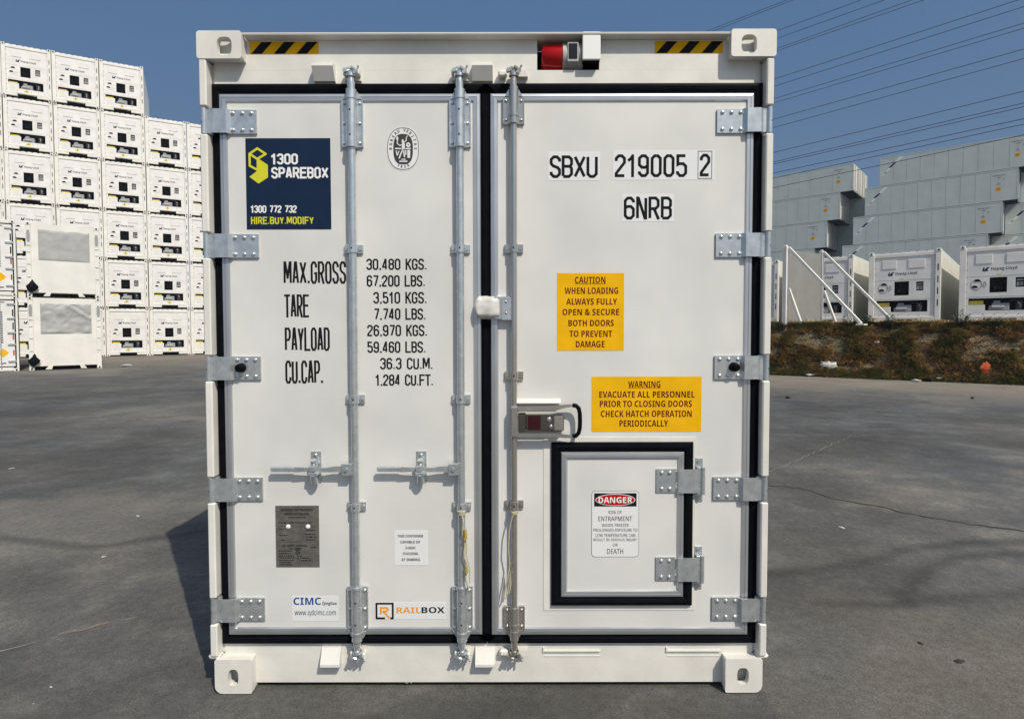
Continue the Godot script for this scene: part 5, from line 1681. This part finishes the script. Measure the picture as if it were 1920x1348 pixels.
func scrap(called: String, label: String, cat: String, at: Vector3, size: Vector3, mtl: Material, seed_: int, group := "") -> MeshInstance3D:
	var n := noise(seed_, 1.7, 3)
	var m := M.new()
	var f := func(i: int, j: int) -> Vector3:          # a crumpled closed lump
		var th := PI * j / 7.0
		var ph: float = TAU * (i % 10) / 10.0
		var d := Vector3(sin(th) * cos(ph), cos(th), sin(th) * sin(ph))
		return d * size * 0.5 * (1.0 + 0.75 * n.get_noise_3dv(d * 1.1))
	for j in 7:
		for i in 10:
			var q := [f.call(i, j), f.call(i + 1, j), f.call(i + 1, j + 1), f.call(i, j + 1)]
			if j > 0: m.face([q[0], q[1], q[2]], q[0] + q[1] + q[2])
			if j < 6: m.face([q[0], q[2], q[3]], q[0] + q[2] + q[3])
	var o := obj(called, m, mtl)
	o.position = at
	o.rotation.y = seed_ * 1.3
	tag(o, label, cat, group)
	return o
func small_things():
	# cords tied to the locking bars
	var m := M.new()
	var cp := []
	for i in 24:
		var t := i / 23.0
		cp.append(Vector3(-0.112 + 0.024 * t + 0.004 * sin(t * 21.0), 0.806 - 0.33 * t, 0.019 + 0.003 * sin(t * 15.0)))
	m.tube(cp, 0.0042, 6)
	var c2 := []
	for i in 20:
		var t := i / 19.0
		c2.append(Vector3(-0.109 + 0.035 * t + 0.003 * sin(t * 17.0 + 1.0), 0.803 - 0.30 * t, 0.020))
	m.tube(c2, 0.0022, 5)
	for k in 3: m.cyl(Vector3(-0.116, 0.806 + k * 0.006, 0), Vector3(-0.116, 0.811 + k * 0.006, 0), 0.0195, -1, 14)
	var o := obj("tied_cord", m, X.string)
	tag(o, "pale cord tied round the middle locking bar, hanging to its lower bracket", "cord")
	m = M.new()
	m.tube([Vector3(-0.098, 0.745, 0.024), Vector3(-0.095, 0.72, 0.026), Vector3(-0.099, 0.70, 0.024)], 0.007, 6)
	obj("yellow_knot", m, X.string_yellow, o)
	m = M.new()
	m.tube([Vector3(-0.093, 0.585, 0.024), Vector3(-0.090, 0.57, 0.026), Vector3(-0.092, 0.555, 0.024)], 0.006, 6)
	obj("yellow_knot", m, X.string_yellow, o)
	m = M.new()
	cp = []
	var shape := [[0.116, 0.812], [0.105, 0.790], [0.094, 0.740], [0.090, 0.660], [0.096, 0.585], [0.086, 0.520], [0.074, 0.462], [0.070, 0.440], [0.075, 0.432], [0.083, 0.445], [0.092, 0.500], [0.098, 0.560], [0.100, 0.500], [0.096, 0.470], [0.090, 0.455]]
	for s in shape: cp.append(Vector3(s[0], s[1], 0.012 if s[1] > 0.6 else 0.004))
	m.tube(cp, 0.0032, 6)
	for k in 2: m.cyl(Vector3(0.116, 0.808 + k * 0.006, 0), Vector3(0.116, 0.813 + k * 0.006, 0), 0.017, -1, 14)
	o = obj("looped_cord", m, X.string)
	tag(o, "thin pale cord looped in a long bow beside the right locking bar", "cord")
	# cracks, scrapes and tyre arcs in the paving
	struct(ribbon("pavement_crack", [[2.4, -3.62], [2.76, -3.43], [3.02, -3.35], [3.18, -2.94], [3.44, -2.72], [3.55, -2.52], [3.88, -2.24], [4.18, -2.07], [4.9, -1.7]], 0.008, 0.038, 0.003, X.crack, 0.022, 1))
	struct(ribbon("pavement_crack", [[1.9, -3.4], [2.9, -3.9], [3.9, -4.9], [5.2, -6.2]], 0.003, 0.010, 0.003, X.pale_scrape, 0.02, 2))
	struct(ribbon("pavement_scrape", [[-2.75, -0.22], [-2.47, -0.35], [-2.36, -0.44]], 0.004, 0.014, 0.003, X.pale_scrape, 0.006, 3))
	struct(ribbon("pavement_scrape", [[-2.31, -0.52], [-2.21, -0.56], [-2.12, -0.64]], 0.012, 0.055, 0.003, X.rusty_scrape, 0.012, 4))
	struct(ribbon("pavement_scrape", [[-2.08, -0.66], [-2.0, -0.70]], 0.004, 0.009, 0.003, X.pale_scrape, 0.004, 5))
	struct(ribbon("pavement_scrape", [[-1.86, -0.83], [-1.74, -0.88], [-1.65, -0.93]], 0.004, 0.010, 0.003, X.pale_scrape, 0.004, 6))
	struct(ribbon("pavement_scrape", [[-2.0, -1.25], [-1.8, -1.32]], 0.003, 0.008, 0.003, X.pale_scrape, 0.006, 7))
	# grit strewn over the paving
	var gm := M.new()
	gm.box(Vector3.ZERO, Vector3(1, 0.5, 0.8), 0.2)
	var mm := MultiMesh.new()
	mm.transform_format = MultiMesh.TRANSFORM_3D
	mm.use_colors = true
	mm.mesh = gm.done()
	mm.instance_count = 1500
	for i in 1500:
		var x := rng.randf_range(-9, 9)
		var z := rng.randf_range(-14, 1.2)
		if abs(x) < 1.25 and z < 0.05 and z > -6.1: x += 3.0 * sign(x)
		var k := rng.randf_range(0.002, 0.007) * (1.0 if rng.randf() < 0.93 else 1.8)
		mm.set_instance_transform(i, Transform3D(Basis(Vector3.UP, rng.randf() * TAU).scaled(Vector3.ONE * k), Vector3(x, k * 0.2, z)))
		mm.set_instance_color(i, Color(0.34, 0.32, 0.29) if rng.randf() < 0.4 else Color(0.08, 0.075, 0.07))
	var mi := MultiMeshInstance3D.new()
	mi.multimesh = mm; mi.material_override = X.blade
	put(mi, "grit"); struct(mi, "stuff")
	# litter
	var chips := [[-5.72, -4.22, 0.09, "far left, level with the middle hinge"], [-3.14, -2.48, 0.07, "left of the shadow's tip"], [-2.80, -1.57, 0.05, "left of the shadow, nearer"], [2.78, -2.16, 0.08, "right of the container, below the crack"], [-1.98, -0.05, 0.018, "near the shadow's lower edge"]]
	for i in chips.size():
		var q: Array = chips[i]
		scrap("paint_chip", "small pale flake on the paving, " + q[3], "flake", Vector3(q[0], 0.004, q[1]), Vector3(q[2] * 0.7, 0.008, q[2] * 0.28), X.paper, 100 + i, "pale flakes on the paving")
	scrap("dry_leaf", "small dark dry leaf lying on the paving at lower right", "leaf", Vector3(2.20, 0.006, -0.41), Vector3(0.026, 0.008, 0.012), X.crack, 120)
	scrap("oil_clod", "small dark clod on the paving at lower right", "clod", Vector3(2.28, 0.004, -0.25), Vector3(0.05, 0.008, 0.03), X.crack, 121)
	scrap("crumpled_paper", "white crumpled paper on the ground before the left stack", "litter", Vector3(-16.68, 0.04, -22.92), Vector3(0.5, 0.10, 0.25), X.paper, 122)
	scrap("stone", "dark stone lying on the dusty paving before the bank", "stone", Vector3(6.46, 0.03, -10.92), Vector3(0.10, 0.06, 0.07), X.crack, 123)
	scrap("stick", "thin dark stick lying on dusty paving at right", "stick", Vector3(10.68, 0.02, -10.87), Vector3(0.34, 0.03, 0.05), X.crack, 124)
	scrap("foam_block", "biggest white rubbish lump at the foot of the bank", "litter", Vector3(10.77, 0.36, -17.20), Vector3(0.46, 0.26, 0.3), X.paper, 125)
	scrap("torn_paper", "flat torn white paper at the bank's foot, below the biggest lump", "litter", Vector3(10.10, 0.06, -17.05), Vector3(0.5, 0.05, 0.3), X.paper, 126)
	scrap("white_bag", "white bag scrap halfway up the bank below the panel's braces", "litter", Vector3(12.38, 1.14, -17.2), Vector3(0.22, 0.07, 0.12), X.paper, 127)
	scrap("white_bag", "white lump high on the bank below the right containers", "litter", Vector3(14.38, 1.22, -15.66), Vector3(0.24, 0.13, 0.16), X.paper, 128)
	scrap("white_bag", "white scrap high on the bank near the photo's right edge", "litter", Vector3(15.07, 0.97, -14.8), Vector3(0.16, 0.10, 0.12), X.paper, 129)
	scrap("white_cup", "white scrap on the paving edge at the bank's foot", "litter", Vector3(12.15, 0.05, -14.9), Vector3(0.26, 0.06, 0.12), X.paper, 130)
	scrap("white_cup", "white scrap in the weeds at the bank's foot, right of another", "litter", Vector3(13.0, 0.10, -15.1), Vector3(0.28, 0.05, 0.14), X.paper, 131)
	scrap("black_rag", "dark rag between two white scraps at the bank's foot", "litter", Vector3(12.6, 0.05, -15.05), Vector3(0.25, 0.10, 0.14), X.rubber, 132)
	scrap("orange_cloth", "crumpled orange cloth on the bank at right", "litter", Vector3(14.08, 0.38, -14.75), Vector3(0.30, 0.42, 0.2), X.orange_cloth, 133)
	vegetation()
func blade_mesh(n: int, spread: float, hgt: float, width: float, seed_: int) -> ArrayMesh:
	var r := RandomNumberGenerator.new()
	r.seed = seed_
	var m := M.new()
	for i in n:
		var a := r.randf() * TAU
		var d := Vector3(cos(a), 0, sin(a))
		var side := Vector3(-d.z, 0, d.x) * width * r.randf_range(0.6, 1.2)
		var b := d * r.randf() * spread * 0.5
		var h := hgt * r.randf_range(0.5, 1.0)
		var mid := b + d * spread * r.randf_range(0.2, 0.6) + Vector3.UP * h * 0.65
		var tip := mid + d * spread * r.randf_range(0.2, 0.9) + Vector3.UP * h * r.randf_range(0.05, 0.35)
		m.st.set_normal(Vector3(d.x * 0.3, 1.0, d.z * 0.3).normalized())
		m.tri(b - side, b + side, mid + side * 0.8)
		m.tri(b - side, mid + side * 0.8, mid - side * 0.8)
		m.tri(mid - side * 0.8, mid + side * 0.8, tip)
	return m.st.commit()
func vegetation():
	var cn := noise(43, 0.9, 4)
	var kinds := [blade_mesh(8, 0.20, 0.10, 0.010, 1), blade_mesh(8, 0.24, 0.07, 0.016, 2), blade_mesh(10, 0.20, 0.17, 0.007, 3)]
	var names := ["short_grass", "low_weeds", "dry_grass"]
	var count := [20000, 11000, 4000]
	for k in 3:
		var mm := MultiMesh.new()
		mm.transform_format = MultiMesh.TRANSFORM_3D
		mm.use_colors = true
		mm.mesh = kinds[k]
		mm.instance_count = count[k]
		for i in count[k]:
			var s := rng.randf_range(-9.0, 7.0) if rng.randf() < 0.8 else rng.randf_range(-30.0, 26.0)
			var t := rng.randf()
			var f := foot(s)
			var green := cn.get_noise_2d(s * 1.3, t * 3.0 + 9.0) + 0.30 * smoothstep(0.85, 1.0, t) + 0.28 * (1.0 - smoothstep(0.05, 0.3, t)) - 0.05
			for tries in 3:                            # bare earth shows between the clumps
				if green > (-0.12 if k != 1 else 0.0): break
				s += rng.randf_range(-0.4, 0.4); t = rng.randf()
				green = cn.get_noise_2d(s * 1.3, t * 3.0 + 9.0) + 0.30 * smoothstep(0.85, 1.0, t) + 0.28 * (1.0 - smoothstep(0.05, 0.3, t)) - 0.05
			var n: float = lerp(f - 0.02, CREST - 0.25, t)
			var p := bank_at(s, n, bank_height(s, n) - 0.02)
			var sc := rng.randf_range(0.5, 1.3) * (1.0 + 0.5 * smoothstep(0.85, 1.0, t))
			mm.set_instance_transform(i, Transform3D(Basis(Vector3.UP, rng.randf() * TAU).scaled(Vector3(sc, sc * rng.randf_range(0.6, 1.3), sc)), p))
			var c := Color(0.53, 0.37, 0.20).lerp(Color(0.24, 0.28, 0.095), smoothstep(0.0, 0.45, green + rng.randf_range(-0.15, 0.15)))
			if k == 2: c = Color(0.55, 0.41, 0.24)
			c = c * rng.randf_range(0.6, 1.3); c.a = 1.0
			mm.set_instance_color(i, c)
		var mi := MultiMeshInstance3D.new()
		mi.multimesh = mm; mi.material_override = X.blade
		put(mi, names[k]); struct(mi, "stuff")
	# taller weeds standing on the crest
	var W := [[-1.7, -21.75, 0.50, "right of the braces' feet"], [0.15, -21.75, 0.55, "under the gap left of the rightmost container"], [0.95, -21.8, 0.38, "under the rightmost container's left part"], [-2.95, -21.8, 0.36, "between the two braces' feet, by the panel"], [-2.45, -21.9, 0.42, "just left of the middle container's corner"], [-5.3, -21.7, 0.30, "by the grey panel's left post"], [2.0, -21.7, 0.45, "beyond the right edge of the bank row"]]
	for i in W.size():
		var q: Array = W[i]
		var o := thing("tall_weed", "dark green tall weed on the bank's crest, " + q[3], "weed", bank_at(q[0], q[1], bank_height(q[0], q[1]) - 0.03), i * 1.1, "tall weeds on the crest of the bank")
		var mm := M.new()
		var r := RandomNumberGenerator.new()
		r.seed = 200 + i
		var st := M.new()
		for k in 16:
			var a := r.randf() * TAU
			var d := Vector3(cos(a), 0, sin(a)) * r.randf_range(0.05, 0.34)
			var h: float = q[2] * r.randf_range(0.5, 1.15)
			var p0 := d * 0.3
			var p1 := d + Vector3.UP * h
			st.cyl(p0, p1, 0.006, 0.003, 5, false)
			for e in 40:
				var t := r.randf_range(0.15, 1.0)
				var p := p0.lerp(p1, t)
				var b := r.randf() * TAU
				var l := Vector3(cos(b), r.randf_range(-0.1, 0.6), sin(b)).normalized() * r.randf_range(0.07, 0.15)
				var sd := l.cross(Vector3.UP).normalized() * 0.014
				mm.tri(p, p + l * 0.5 + sd, p + l)
				mm.tri(p, p + l, p + l * 0.5 - sd)
		obj("stem", st, X.weed_leaf, o)
		obj("leaves", mm, X.weed_leaf, o)
